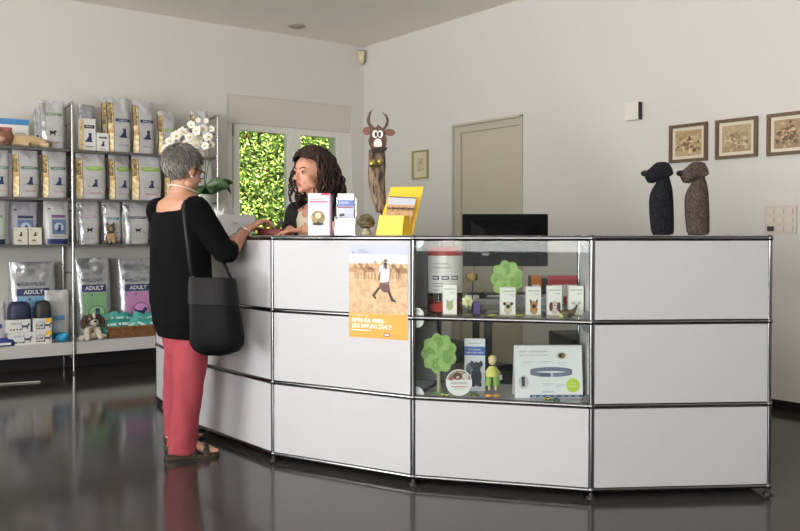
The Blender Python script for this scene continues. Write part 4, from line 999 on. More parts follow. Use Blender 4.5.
# small gilt picture hangs on the right wall by the corner
wallframe(None, (413.3, 428.8), 151.5, 179.8, 'R', 'framed_picture', 'small narrow gilt framed drawing left of the door', .016, mat((168, 160, 112), .35, .4), smallpic)
def wallbox(wall, xs, yt_, yb, name, label, cat, dep, m, part='housing', bevel=.004):
    d, n, tf, zf = (dR, nR, tR, zR) if wall == 'R' else (dL, nL, tL, zL)
    t0, t1 = sorted((tf(xs[0]), tf(xs[1]))); zt, zb = zf(xs[0], yt_), zf(xs[0], yb); w = t1 - t0; h = zt - zb
    O = Cc + d * ((t0 + t1) / 2) + V((0, 0, zb)) + n * .001; r = d if wall == 'R' else -d; S = plane(O, r, (0, 0, 1), n)
    T = thing(name, label, cat, tuple(O)); mb = MB(); mb.slab([S(-w / 2, 0), S(w / 2, 0), S(w / 2, h), S(-w / 2, h)], n * dep, m); mb.build(part, T, bevel=bevel)
    return T, S, w, h
T, S, w, h = wallbox('R', (627.5, 641), 104.5, 121.5, 'wall_sensor', 'small white box high on the wall above the felt dogs', 'sensor', .045, mat((222, 218, 210), .4))
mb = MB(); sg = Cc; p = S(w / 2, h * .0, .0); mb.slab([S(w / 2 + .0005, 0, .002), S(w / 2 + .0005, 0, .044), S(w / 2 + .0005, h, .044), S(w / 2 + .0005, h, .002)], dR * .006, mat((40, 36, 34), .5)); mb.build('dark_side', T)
T, S, w, h = wallbox('R', (765, 797), 206, 234.5, 'switch_panel', 'pale wall panel of nine switches and sockets above the counter end', 'switch', .010, mat((200, 192, 182), .45), 'plate', .002)
for i in range(3):
    for j in range(3):
        mb = MB(); x = (i - 1) * w * .30; z = h * (.2 + j * .3); mb.slab([S(x - w * .10, z - h * .085, .0102), S(x + w * .10, z - h * .085, .0102), S(x + w * .10, z + h * .085, .0102), S(x - w * .10, z + h * .085, .0102)], nR * .006, mat((208, 200, 190), .4) if not (i == 0 and j == 0) else BLACK)
        mb.build('switch', T, bevel=.0015)
# sensor in the corner, ceiling light spot
p = onplane(361.5, 51.5, Cc + nL * .04, nL); q_ = onplane(361.5, 64, Cc + nL * .04, nL)
t = thing('motion_sensor', 'small cream motion sensor in the top corner of the room', 'sensor', tuple(q_)); mb = MB(); SM = mat((206, 198, 164), .4)
mb.loft([[(q_.x + a * .033, q_.y + b * .03 + .0, z) for a, b in ((-f, -f * .9), (f, -f * .9), (f, 1), (-f, 1))] for f, z in ((.35, q_.z), (.9, q_.z + .03), (1, p.z - .012), (1, p.z))], SM, smooth=False); mb.build('housing', t, bevel=.004); mb = MB(); mb.box((q_.x, q_.y, p.z + .004), (.07, .055, .007), mat((84, 78, 62), .5)); mb.build('bracket', t); mb = MB(); mb.ball((q_.x, q_.y - .028, (p.z + q_.z) / 2 + .0), (.018, .008, .022), mat((222, 214, 184), .3)); mb.build('lens', t)
r_ = ray(296, 25.5); p = CAM + r_ * ((H - CAMZ) / r_.z); t = thing('ceiling_spot', 'small flat recessed spot in the ceiling near the window wall', 'ceiling light', (p.x, p.y, H))
mb = MB(); mb.lathe([(.045, -.012), (.07, -.014), (.085, -.004), (.085, -.0005)], mat((176, 168, 150), .5), n=28); mb.build('trim_ring', t, world=False); mb = MB(); mb.lathe([(.0, -.010), (.045, -.011)], mat((90, 84, 72), .4), n=20); mb.build('lamp_face', t, world=False)
# butterfly sticker on the pane
p = onplane(246.5, 136, Cc + nL * -.05, nL); t = MB(); S = plane(p, -dL, (0, 0, 1), nL); bm_ = mat((176, 150, 50), .6)
for s_ in (-1, 1):
    t.slab([S(s_ * .004, -.01), S(s_ * .03, .028), S(s_ * .048, .026), S(s_ * .044, .004), S(s_ * .03, -.004)], nL * .001, bm_); t.slab([S(s_ * .004, -.01), S(s_ * .03, -.006), S(s_ * .034, -.028), S(s_ * .016, -.032)], nL * .001, mat((120, 96, 40), .6))
t.tube([S(0, -.03, .002), S(0, .012, .002)], .003, BLACK, 6)
o = t.build('butterfly_sticker'); tag(o, 'small yellow brown butterfly sticker at the top of the left window pane', 'sticker')
# ------------------------------------------------------------------ the wall shelving
SD = .43
SZ = (1.785, 1.395, 1.03)
def LP(t, D, z): return Cc + nL * D + dL * t + V((0, 0, z))
tA, tB = tL(73, SD), tL(218, SD); tC = tA + (tA - tB)
tEnd = 5.70
shelf = thing('display_shelving', 'tall shelving with grey tiers on chrome ladder uprights holding pet food bags', 'shelf', tuple(LP((tA + tB) / 2, .2, 0)))
TUBE = mat((186, 186, 184), .22, 1.0)
for t_ in (tB, tA):
    if t_ > tEnd: continue
    mb = MB()
    for D in (.03, SD):
        mb.tube([LP(t_, D, .022), LP(t_, D, 2.15)], .011, TUBE, 10); 
    mb.tube([LP(t_, .0, 2.15), LP(t_, SD + .012, 2.15)], .013, TUBE, 10)
    for z in (.12, .30, .55, .80, 1.05, 1.30, 1.55, 1.80, 2.0): mb.tube([LP(t_, .03, z), LP(t_, SD, z)], .006, TUBE, 6)
    for D in (.10, .17, .25, .34): mb.tube([LP(t_, D, .12), LP(t_, D, .55)], .003, TUBE, 6)
    mb.build('ladder_upright', shelf)
    for D in (.03, SD): mb = MB(); p = LP(t_, D, 0); mb.lathe([(.016, 0), (.016, .012), (.009, .024)], BLACK, tuple(p), 14); mb.build('foot', shelf)
TIER = mat((98, 96, 94), .35, .3)
for z in SZ:
    for (a, b) in ((tB + .014, tA - .014), (tA + .014, tEnd)):
        mb = MB(); mb.slab([LP(a, .01, z - .018), LP(b, .01, z - .018), LP(b, SD + .004, z - .018), LP(a, SD + .004, z - .018)], V((0, 0, .018)), TIER); mb.build('tier', shelf, bevel=.002)
# low white bench board under the bags
bz = .255
bench = thing('wall_bench', 'long thick white bench board along the wall under the shelving', 'bench', tuple(LP(3.0, .2, 0)))
mb = MB(); 
mb.slab([LP(tB - .05, .002, bz - .10), LP(tEnd, .002, bz - .10), LP(tEnd, SD - .016, bz - .10), LP(tB - .05, SD - .016, bz - .10)], V((0, 0, .10)), mat((196, 194, 192), .5)); o = mb.build('board', bench, bevel=.003)
mb = MB(); mb.slab([LP(tB - .05, .012, 0), LP(tEnd, .012, 0), LP(tEnd, .04, 0), LP(tB - .05, .04, 0)], V((0, 0, bz - .10)), mat((30, 28, 28), .6)); mb.build('plinth', bench)
mb = MB(); pts = [LP(tL(x, .62), .62, .006) for x in (-14, 4, 20, 30, 38)]; mb.tube([pts[0], pts[1], pts[2] + nL * .015, pts[3] + nL * .03, pts[4] + nL * .05], .004, mat((206, 204, 198), .5), 8); o = mb.build('floor_streak'); tag(o, 'white cable lying on the dark floor at the left edge', 'streak')  # thin white streak along the floor, drawn as a tube

BAGW = mat((192, 192, 194), .22, var=.10, vscale=9, coat=.6, bump=.8, bscale=16)
BAGS = mat((170, 173, 178), .22, .45, bump=.8, bscale=14, coat=.3, var=.1, vscale=14)
GOLD = mat((196, 158, 92), .3, c2=(244, 230, 186), vscale=26)
BROWN = mat((84, 68, 44), .35, c2=(176, 150, 100), vscale=34)
NAVY = mat((38, 48, 92), .45)
def make_bag(name, label, cat, x0, x1, ytop, zb, style, D=.33, depth=.12, rz=None, group=None, wk=.96, ck=None):
    rz = random.Random(label + 'r').uniform(-.05, .16) if rz is None else rz
    tc = tL((x0 + x1) / 2, D); P = LP(tc, D, zb)
    a = LP(tL(x0, D), D, 0); b = LP(tL(x1, D), D, 0); w = (b - a).length * wk; h = zL((x0 + x1) / 2, ytop, D) - zb
    ang = math.atan2(dL.y, dL.x) + PI + rz       # local +X runs to the right, -Y towards the room
    T = thing(name, label, cat, (P.x, P.y, zb), ang, group)
    # centre is set back by half the depth
    sd = random.Random(label).uniform(0, 50)
    def wm_(u, q):
        return .12 + .88 * max(min(1, max(0, (abs(q) - .70) / .2)), min(1, max(0, (u - .74) / .1)))
    def prof(u):
        return depth * ((.86 + .5 * u) if u < .28 else (1.0 - .95 * ((u - .28) / .72) ** 1.6))
    def hw(u): return w / 2 * (.95 + .05 * math.sin(PI * min(1, u * 1.1)))
    def sf(x, z, l=0.0):
        u = min(1, max(0, z / h)); k = hw(u); q = min(1, abs(x) / k)
        y = prof(u) / 2 * max(0, 1 - q ** 4) ** .5
        nz = noise.noise(V((x * 11 + sd, z * 9, sd))) * .020 + noise.noise(V((x * 30 + sd, z * 24, sd))) * .007 + abs(noise.noise(V((x * 18 + z * 14, z * 5 - x * 9, sd)))) * .016
        nz *= wm_(u, q)
        return V((x, -y - nz * (1 - q ** 4) * min(1, u * 6) - l, z))
    nx, nz_ = 22, 26; mb = MB(); vs = []; fs = []
    body = style.get('body', BAGW)
    for side in (0, 1):
        for j in range(nz_ + 1):
            for i in range(nx + 1):
                u = j / nz_; k = hw(u); x = -k + 2 * k * (.5 - .5 * math.cos(PI * i / nx)); p = sf(x, h * u)
                if side: p = V((p.x, -p.y * .9, p.z))
                vs.append(p)
    N = (nx + 1) * (nz_ + 1)
    for side in (0, 1):
        for j in range(nz_):
            for i in range(nx):
                q = side * N + j * (nx + 1) + i; f = (q, q + 1, q + nx + 2, q + nx + 1); fs.append(f if not side else f[::-1])
    for i in range(nx): fs.append((i + 1, i, N + i, N + i + 1))
    mb.add(vs, fs, body, True); mb.build('pouch', T, world=False)
    L = .0022; W = w
    if style.get('gusset'):
        g = MB(); g.rect(sf, -W * .475, h * .02, -W * .29, h * .9, L, GOLD, 4, 14, True)
        g.rect(sf, -W * .475, h * .52, -W * .33, h * .9, L + .0006, BROWN, 4, 8, True)
        g.rect(sf, -W * .495, h * .01, -W * .47, h * .93, L, mat((74, 56, 40), .4), 2, 14, True); g.rect(sf, -W * .295, h * .03, -W * .27, h * .9, L, mat((120, 96, 62), .4), 2, 14, True)
        rp = random.Random(label)
        for k in range(16):
            z = h * (.05 + k * .052); g.face2(sf, [(-W * .44, z), (-W * .36, z + h * .02), (-W * .28, z), (-W * .36, z - h * .02)], L + .001, mat((236, 222, 176) if k % 2 else (150, 118, 62), .4))
        g.build('side_gusset', T, world=False)
    elif style['k'] in ('cat', 'dog'):
        g = MB(); g.rect(sf, -W * .49, h * .01, -W * .26, h * .93, L, mat((176, 178, 182), .14, .6, bump=1.0, bscale=26), 6, 22, True); g.build('side_gusset', T, world=False)
    pr = MB(); x0_, x1_ = (-W * .2, W * .44) if style.get('gusset') else (-W * .36, W * .36)
    xc = (x0_ + x1_) / 2; ww = x1_ - x0_
    if style['k'] in ('cat', 'dog'):
        bc = mat(style['band'], .45); bzf = style.get('bz', .60)
        pr.rect(sf, x0_, h * bzf, x1_, h * (bzf + .055), L, bc, 6, 2, True)
        pr.text(sf, style.get('t', 'SATIETY'), xc, h * (bzf + .013), h * .028, L + .001, WHITE, 'c', wfit=ww * .6)
        pr.rect(sf, x0_ + ww * .05, h * (bzf - .03), x0_ + ww * .35, h * (bzf - .015), L, mat((150, 154, 160), .5), 2, 1)
        sc = h * .20; z0 = h * .27
        pr.ringd(sf, xc, h * .36, h * .125, h * .130, L, mat((176, 180, 176), .5))
        pr.fan(sf, (xc, z0 + sc * .4), place(CAT if style['k'] == 'cat' else DOG, xc, z0, sc * (.9 if style['k'] == 'cat' else .62)), L + .0008, NAVY if style['k'] == 'cat' else mat((30, 34, 48), .5))
        for s_ in (-1, 1): pr.rect(sf, xc + s_ * ww * .32 - ww * .07, h * .27, xc + s_ * ww * .32 + ww * .07, h * .285, L, mat((120, 140, 96), .5), 2, 1)
        pr.text(sf, 'ROYAL CANIN', xc, h * .12, h * .035, L, mat(style.get('logo', (196, 60, 60)), .5), 'c', wfit=ww * .62)
        if style.get('arc'): pr.fan(sf, (xc, h * (bzf + .03)), [(xc + ww * .5 * math.cos(a), h * (bzf + .02) + h * .05 * math.sin(a)) for a in [2 * PI * k / 18 for k in range(18)]], L + .0004, bc)
    if style['k'] == 'photo':     # bag with a framed picture and a blue foot
        if style.get('foot'): pr.rect(sf, -W * .46, 0.004, W * .46, h * .13, L, mat(style['foot'], .4), 10, 3, True)
        pr.rect(sf, -W * .22, h * .24, W * .30, h * .58, L, mat(style['pic'], .45), 5, 4, True)
        pr.rect(sf, -W * .22, h * .61, W * .30, h * .68, L, mat(style['band'], .45), 5, 2, True)
        pr.disc(sf, W * .04, h * .40, W * .18, W * .18, L + .0006, mat((176, 190, 206), .5)); pr.fan(sf, (W * .04, h * .36), place(CAT, W * .04, h * .30, h * .17), L + .0012, NAVY)
        pr.text(sf, 'ROYAL CANIN', W * .04, h * .17, h * .03, L, mat((90, 96, 120), .5), 'c', wfit=W * .4); pr.rect(sf, -W * .34, h * .80, -W * .24, h * .83, L, mat((60, 60, 66), .5))
    if style['k'] == 'adult':
        pr.text(sf, style['t1'], 0, h * .70, h * .05, L, mat((60, 66, 90), .5), 'c', wfit=W * .52, bold=.01)
        pr.disc(sf, -W * .30, h * .722, W * .035, W * .035, L, mat((60, 66, 90), .5), 14)
        pr.rect(sf, -W * .34, h * .575, W * .34, h * .665, L, mat((38, 52, 100), .45), 8, 2, True); pr.text(sf, 'ADULT', 0, h * .598, h * .05, L + .0025, WHITE, 'c', bold=.02)
        pr.rect(sf, -W * .34, h * .10, W * .34, h * .565, L, mat(style['pic'], .45), 14, 12, True)
        pr.ringd(sf, W * .05, h * .30, W * .22, W * .25, L + .0006, mat([v * .75 for v in style['pic']], .5)); pr.disc(sf, W * .05, h * .30, W * .21, W * .21, L + .0006, mat([min(255, v * 1.12) for v in style['pic']], .5)); pr.fan(sf, (W * .05, h * .28), place(style.get('sil', CAT), W * .05, h * .22, h * .16), L + .0012, NAVY)
        pr.rect(sf, -W * .32, h * .52, -W * .05, h * .55, L + .0006, mat((60, 90, 120), .5))
    if style['k'] == 'plain':
        pr.rect(sf, -W * .30, h * .40, W * .30, h * .5, L, mat(style['band'], .45), 6, 2, True); pr.rect(sf, -W * .30, h * .04, W * .34, h * .16, L, mat(style.get('foot', (30, 120, 160)), .45), 6, 2, True); pr.disc(sf, 0, h * .28, W * .16, W * .16, L, mat(style['pic'], .5))
    if pr.v: pr.build('label_print', T, world=False)
    return T
def C(band, k='cat', **kw): d = dict(k=k, band=band); d.update(kw); return d
navy, grn, lime, teal, pink, purp = (34, 50, 96), (104, 140, 116), (150, 186, 84), (60, 120, 136), (176, 150, 176), (70, 60, 110)
G1, G2, G3 = 'pet food bags on the top tier', 'pet food bags on the middle tier', 'pet food bags on the third tier'
B_ = 'pet_food_bag'
s1, s2, s3 = SZ
# top tier
make_bag(B_, 'dark green striped white bag behind the lying plush, top tier', 'pet food bag', 39, 66, 100.5, s1, C(grn, 'dog', bz=.68, t='HEPATIC'), .30, .13, group=G1)
make_bag(B_, 'narrow grey bag half hidden left of the green striped bag', 'pet food bag', 33, 43, 109, s1, C((130, 134, 130), 'dog'), .16, .10, group=G1)
make_bag(B_, 'clear silvery bag behind the carton right of the ladder upright', 'pet food bag', 78, 96, 105, s1, C((150, 150, 160), 'dog', body=BAGS, bz=.3), .20, .11, group=G1)
make_bag(B_, 'white bag with gold side behind the navy banded bag, top tier', 'pet food bag', 101, 122, 98, s1, C(navy, 'cat', gusset=1), .17, .10, group=G1)
make_bag(B_, 'tall gold sided bag with navy band and cat, top tier', 'pet food bag', 106.5, 131.5, 98, s1, C(navy, 'cat', gusset=1, t='DIABETIC', logo=(60, 80, 130), bz=.56), .32, .13, group=G1)
make_bag(B_, 'tall gold sided navy banded cat bag nearest the grey-haired woman, top tier', 'pet food bag', 132, 154.5, 101, s1, C(navy, 'cat', gusset=1, t='RENAL', logo=(60, 80, 130), bz=.58), .32, .13, group=G1)
make_bag(B_, 'lime banded gold sided bag left of the orchid blossoms, top tier', 'pet food bag', 157, 176, 112, s1, C(lime, 'cat', gusset=1, bz=.55), .32, .12, group=G1)
make_bag(B_, 'grey topped gold sided bag behind the orchid blossoms, top tier', 'pet food bag', 190, 209, 111, s1, C((160, 166, 160), 'cat', gusset=1, bz=.3), .30, .12, group=G1)
def carton(name, label, x0, x1, ytop, zb, D, dep, draw, m=mat((226, 224, 220), .45), group=None, rz=0):
    tc = tL((x0 + x1) / 2, D); P = LP(tc, D - dep / 2, zb); w = (LP(tL(x1, D), D, 0) - LP(tL(x0, D), D, 0)).length; h = zL((x0 + x1) / 2, ytop, D) - zb if ytop > 3 else ytop
    T = thing(name, label, 'box', (P.x, P.y, zb), math.atan2(dL.y, dL.x) + PI + rz, group); mb = MB(); mb.box((0, 0, h / 2), (w, dep, h), m); mb.build('carton', T, world=False, bevel=.002)
    mb = MB(); draw(mb, FRONT(-dep / 2), w, h); mb.build('print', T, world=False); return T
def cb(gold=False):
    def f(mb, S, w, h):
        if gold: mb.rect(S, -w * .48, h * .03, -w * .24, h * .95, .001, GOLD)
        x = w * .1 if gold else 0
        mb.rect(S, x - w * .32, h * .70, x + w * .32, h * .80, .001, mat((30, 32, 40), .5)); mb.face2(S, place(CAT, x, h * .28, h * .3), .001, NAVY); mb.text(S, 'RENAL', x, h * .73, h * .05, .0014, WHITE, 'c'); mb.rect(S, x - w * .25, h * .12, x + w * .25, h * .16, .001, mat((150, 150, 156), .5))
    return f
carton('food_carton', 'white carton with black band and cat in front of the silvery bag', 80.5, 96.5, 118.5, s1, .36, .07, cb(True))
carton('food_carton', 'smallest white carton with black band beside the navy bags', 97.8, 109.5, 133, s1, .38, .05, cb())
# poster book with animal photo and the plush lying on the tier
def book(mb, S, w, h):
    mb.rect(S, -w / 2, h * .80, w / 2, h, .001, mat((60, 130, 186), .5)); mb.rect(S, -w / 2, h * .02, w * .10, h * .70, .001, mat((150, 84, 80), .5, var=.25, vscale=14)); mb.disc(S, -w * .22, h * .45, w * .2, h * .18, .0014, mat((190, 110, 96), .5)); mb.rect(S, w * .16, h * .5, w * .42, h * .53, .001, mat((150, 154, 160), .5)); mb.rect(S, w * .16, h * .4, w * .42, h * .43, .001, mat((150, 154, 160), .5)); mb.disc(S, -w * .25, h * .58, w * .10, h * .05, .0018, BLACK)
carton('display_board', 'white display board with blue top edge and red animal photo, top left', -12, 30, 118.5, s1, .24, .02, book, rz=-.06)
FUR = lambda c, c2=None: mat(c, .95, bump=1.0, bscale=90, c2=c2, vscale=18, sheen=.3)
def furry(T, parts, name, m, seed=0, L=.012, n=0):
    mb = MB()
    for (c, r, R) in parts: mb.ball(c, r, m, R=R)
    return mb.build(name, T, world=False)
pt = LP(tL(25, .37), .37, s1); T = thing('plush_animal', 'beige stuffed animal lying on the edge of the top tier', 'soft toy', tuple(pt), math.atan2(dL.y, dL.x) + PI)
cm = FUR((206, 178, 136)); bm = FUR((126, 84, 60))
mb = MB(); mb.tube([(-.10, 0, .05), (0, 0, .05), (.08, 0, .048), (.15, 0, .04)], [.04, .048, .042, .03], cm, 14); mb.build('body', T, world=False)
mb = MB(); mb.ball((-.125, -.02, .062), (.055, .045, .055), bm); mb.ball((-.16, -.05, .045), (.03, .03, .025), FUR((190, 150, 130))); mb.build('head', T, world=False)
for x in (-.02, .12): mb = MB(); mb.tube([(x, -.02, .03), (x + .05, -.055, .018)], [.022, .017], cm, 10); mb.build('leg', T, world=False)
for s_ in (-1, 1): mb = MB(); mb.ball((-.13 + s_ * .03, -.01, .115), (.016, .008, .018), bm); mb.build('ear', T, world=False)
mb = MB(); mb.ball((.165, -.01, .035), (.03, .03, .028), FUR((120, 110, 60))); mb.build('tail', T, world=False)

# middle tier
make_bag(B_, 'green banded bag at the left edge, middle tier', 'pet food bag', -16, 10.5, 150, s2, C(grn, 'cat', gusset=1), .32, .12, group=G2)
make_bag(B_, 'gold sided green banded cat bag, second from the left edge, middle tier', 'pet food bag', 11.5, 40, 150.5, s2, C((86, 116, 90), 'cat', gusset=1), .33, .13, group=G2)
make_bag(B_, 'gold sided green banded cat bag just left of the ladder upright, middle tier', 'pet food bag', 41.5, 68, 151, s2, C((86, 116, 90), 'cat', gusset=1), .33, .13, group=G2)
make_bag(B_, 'gold sided lime arc cat bag just right of the ladder upright, middle tier', 'pet food bag', 75, 106.5, 154, s2, C(lime, 'cat', gusset=1, arc=1, bz=.66), .33, .13, group=G2)
make_bag(B_, 'lime arc cat bag in the middle of three right of the upright', 'pet food bag', 107, 131, 155, s2, C(lime, 'cat', gusset=1, arc=1, bz=.66), .30, .13, group=G2)
make_bag(B_, 'lime arc cat bag nearest the grey-haired woman, middle tier', 'pet food bag', 130.5, 162, 155, s2, C(lime, 'cat', gusset=1, arc=1, bz=.66), .34, .13, group=G2)
make_bag(B_, 'gold sided bag mostly hidden behind the grey hair, middle tier', 'pet food bag', 163, 190, 157, s2, C(lime, 'cat', gusset=1, arc=1), .30, .13, group=G2)
make_bag(B_, 'pale bag beside the right ladder upright behind the orchid, middle tier', 'pet food bag', 191, 213, 160, s2, C((176, 180, 176), 'cat', bz=.5), .30, .12, group=G2)
# third tier
make_bag(B_, 'pale green bag with dark blue foot cut by the left edge, third tier', 'pet food bag', -18, 7, 201, s3, dict(k='photo', band=(120, 150, 130), pic=(180, 200, 180), foot=(30, 40, 84)), .33, .12, group=G3)
make_bag(B_, 'dusky blue cat picture bag behind the two small cream cartons', 'pet food bag', 8, 39, 202, s3, dict(k='photo', band=(60, 64, 84), pic=(96, 116, 156), body=mat((168, 168, 178), .3, var=.1, vscale=9, bump=.4, bscale=20)), .25, .12, group=G3)
make_bag(B_, 'white bag with blue picture and navy foot left of the upright', 'pet food bag', 42.5, 70, 201, s3, dict(k='photo', band=(116, 84, 130), pic=(90, 116, 150), foot=(34, 48, 100)), .33, .12, group=G3)
make_bag(B_, 'crinkled white bag with mauve band and dog, third tier', 'pet food bag', 75.5, 100, 200.5, s3, C(pink, 'dog', gusset=0, bz=.6, logo=(110, 110, 120)), .33, .13, group=G3)
make_bag(B_, 'white bag with teal band behind the small shepherd toy', 'pet food bag', 100.5, 121.5, 202, s3, C(teal, 'dog', bz=.58, logo=(110, 110, 120)), .30, .12, group=G3)
make_bag(B_, 'white bag with purple band and dog right of the shepherd toy', 'pet food bag', 121, 149.5, 202, s3, C(purp, 'dog', bz=.60, logo=(110, 110, 120)), .33, .13, group=G3)
make_bag(B_, 'white bag behind the black sleeve of the grey-haired woman, third tier', 'pet food bag', 151, 176, 203, s3, C(purp, 'dog', bz=.60), .30, .13, group=G3)
for (a, b, side) in ((14.3, 27.8, 'left'), (28.8, 42, 'right')):
    def cc(mb, S, w, h): mb.face2(S, place(CAT, 0, h * .50, h * .26), .001, BLACK); mb.disc(S, -w * .1, h * .25, w * .2, h * .05, .001, mat((130, 110, 70), .5)); mb.rect(S, -w * .3, h * .12, w * .2, h * .14, .001, mat((150, 150, 146), .5)); mb.rect(S, -w * .4, h * .86, -w * .3, h * .9, .001, BLACK)
    carton('food_carton', 'small square cream cat carton on the third tier, %s of the pair' % side, a, b, 227.5, s3, .38, .10, cc, mat((218, 214, 200), .5), 'small cream cartons')
# shepherd toy sitting
def sit_dog(T, k, coat, dark, face, belly):
    mb = MB(); mb.ball((0, .01 * k, .055 * k), (.042 * k, .038 * k, .06 * k), coat); mb.ball((0, 0, .095 * k), (.034 * k, .032 * k, .035 * k), coat); mb.build('body', T, world=False)
    mb = MB(); mb.ball((0, -.028 * k, .06 * k), (.026 * k, .018 * k, .045 * k), belly); mb.build('belly', T, world=False)
    mb = MB(); mb.ball((0, -.01 * k, .155 * k), (.038 * k, .036 * k, .036 * k), face); mb.ball((0, -.045 * k, .146 * k), (.02 * k, .02 * k, .018 * k), belly); mb.build('head', T, world=False)
    for s_ in (-1, 1):
        mb = MB(); mb.tube([(s_ * .022 * k, -.02 * k, .10 * k), (s_ * .024 * k, -.045 * k, .012 * k)], [.015 * k, .013 * k], belly, 10); mb.build('front_leg', T, world=False)
        mb = MB(); mb.ball((s_ * .042 * k, -.02 * k, .022 * k), (.024 * k, .04 * k, .022 * k), coat); mb.build('hind_leg', T, world=False)
        mb = MB(); mb.ball((s_ * .014 * k, -.042 * k, .162 * k), .0045 * k, BLACK, nu=8, nv=6); mb.build('eye', T, world=False)
    mb = MB(); mb.ball((0, -.064 * k, .151 * k), (.008 * k, .006 * k, .006 * k), BLACK, nu=10, nv=6); mb.build('nose', T, world=False)
pt = LP(tL(110.5, .39), .385, s3); T = thing('shepherd_toy', 'small sitting shepherd dog toy before the teal banded bag', 'soft toy', tuple(pt), math.atan2(dL.y, dL.x) + PI)
sit_dog(T, .86, FUR((70, 58, 48)), None, FUR((96, 76, 56)), FUR((176, 144, 104)))
for s_ in (-1, 1): mb = MB(); mb.slab([(s_ * .010, -.01, .155), (s_ * .032, -.01, .15), (s_ * .028, -.008, .188)], (0, .008, 0), FUR((50, 42, 36))); mb.build('ear', T, world=False)

# bench: big bags
def LB(x, D): return LP(tL(x, D), D, bz)
make_bag(B_, 'tall silvery bag with teal and blue cat label standing on the bench', 'pet food bag', 7, 57, 262, bz, dict(k='adult', t1='EUKANUBA', pic=(120, 170, 206), body=BAGS), .13, .14, rz=.0)
make_bag('pet_food_pouch', 'shorter white pouch with blue band beside the black rounded bowl', 'pet food bag', 43, 69, 290, bz, dict(k='plain', band=(96, 150, 190), pic=(190, 206, 220), foot=(20, 130, 170)), .24, .07, rz=0)
make_bag(B_, 'tall silvery ADULT bag with green label behind the plush dog', 'pet food bag', 74, 111, 258, bz, dict(k='adult', t1='HILLCARE', pic=(130, 176, 130), body=BAGS), .15, .15, rz=0)
make_bag(B_, 'silvery ADULT bag with pink label behind the teal packets', 'pet food bag', 116.5, 156, 259, bz, dict(k='adult', t1='HILLCARE', pic=(186, 130, 176), body=BAGS, sil=DOG), .11, .14, rz=0)
make_bag(B_, 'silvery bag on the bench hidden beside the black blouse', 'pet food bag', 150, 182, 262, bz, dict(k='plain', band=(120, 120, 140), pic=(180, 180, 190), body=BAGS), .16, .10)
make_bag('pet_food_pouch', 'blue and white pouch cut by the left edge on the bench', 'pet food bag', -16, 5.5, 302, bz, dict(k='plain', band=(60, 70, 130), pic=(170, 180, 210), foot=(40, 50, 110)), .30, .12)
def bxd(y):
    def f(mb, S, w, h):
        for k in range(4): mb.disc(S, -w * .3 + k * w * .13, h * .22, h * .07, h * .07, .001, mat(((150, 40, 40), (40, 40, 44), (70, 70, 74), (40, 40, 44))[k], .5), 10)
        mb.face2(S, place(DOG, w * .30, h * .2, h * .55), .001, mat((70, 74, 84), .5)); mb.text(S, 'DOG·IT', -w * .05, h * .62, h * .16, .001, mat((60, 60, 64), .5), 'c')
        if y: mb.rect(S, w * .18, h * .66, w * .5, h * .98, .0012, mat((240, 196, 60), .5)); mb.text(S, 'SLIM', -w * .16, h * .36, h * .2, .001, mat((50, 50, 56), .5), 'c', bold=.02)
    return f
hb = .115
wb = mat((232, 232, 230), .45)
DB = .415
def bowl_stack(x0, x1, yel, dome, nm, lab):
    for k in (0, 1):
        carton('bowl_carton', 'white dog bowl carton, %s of the stack under the %s' % (('lower', 'upper')[k], lab), x0 + (0 if yel else (1.5, -1.0)[k]), x1 + (0 if yel else (1.5, -1.0)[k]), .099, bz + k * .1005, DB - .005, .12, bxd(yel), wb, 'dog bowl cartons')
    D = DB - .07; P = LP(tL((x0 + x1) / 2, D), D, bz + .201); w = (LP(tL(x1 - 1, D), D, 0) - LP(tL(x0 + 1, D), D, 0)).length
    T = thing('pet_bowl', nm, 'bowl', tuple(P), math.atan2(dL.y, dL.x) + PI)
    def rr_(f, z): return [(w / 2 * f * math.copysign(abs(math.cos(a)) ** .6, math.cos(a)), .07 * f * math.copysign(abs(math.sin(a)) ** .6, math.sin(a)), z) for a in [2 * PI * k / 32 for k in range(32)]]
    mb = MB(); mb.loft([rr_(1, 0), rr_(1.02, .03), rr_(1.0, .075), rr_(.9, .11), rr_(.7, .128), rr_(.4, .134)], dome); mb.build('bowl_shell', T, world=False)
    mb = MB(); mb.loft([rr_(1.03, .0005), rr_(1.05, .004), rr_(1.05, .012), rr_(1.02, .016)], mat((20, 20, 24), .5)); mb.build('rubber_rim', T, world=False)
bowl_stack(6, 31, 0, mat((34, 38, 74), .5), 'navy rounded upturned pet bowl on the left carton stack', 'navy bowl')
bowl_stack(32.5, 51, 1, mat((40, 42, 44), .5), 'black rounded upturned pet bowl on the yellow cornered cartons', 'black bowl')
pt = LB(61.5, .40); T = thing('blue_ball', 'small bright blue toy at the foot of the white pouch', 'toy', tuple(pt)); mb = MB(); BL = mat((30, 130, 180), .4)
mb.ball((0, 0, .035), (.05, .035, .035), BL); mb.build('ball', T, world=False); mb = MB(); mb.ball((.02, .0, .052), (.032, .03, .025), mat((50, 160, 200), .4)); mb.build('cap', T, world=False)
pt = LB(2, .38); T = thing('blue_packet', 'dark blue packet lying on the bench at the left edge', 'packet', tuple(pt), math.atan2(dL.y, dL.x) + PI); mb = MB(); mb.loft([[(.11 * f * math.cos(a), .05 * f * math.sin(a), z) for a in [2 * PI * k / 20 for k in range(20)]] for f, z in ((.9, .001), (1, .02), (.85, .05), (.5, .062))], mat((40, 56, 130), .4)); mb.build('wrapper', T, world=False); mb = MB(); mb.rect(lambda x, z, l=0: V((x, -.052, z)), -.05, .012, .05, .03, 0, WHITE); mb.build('label_print', T, world=False)
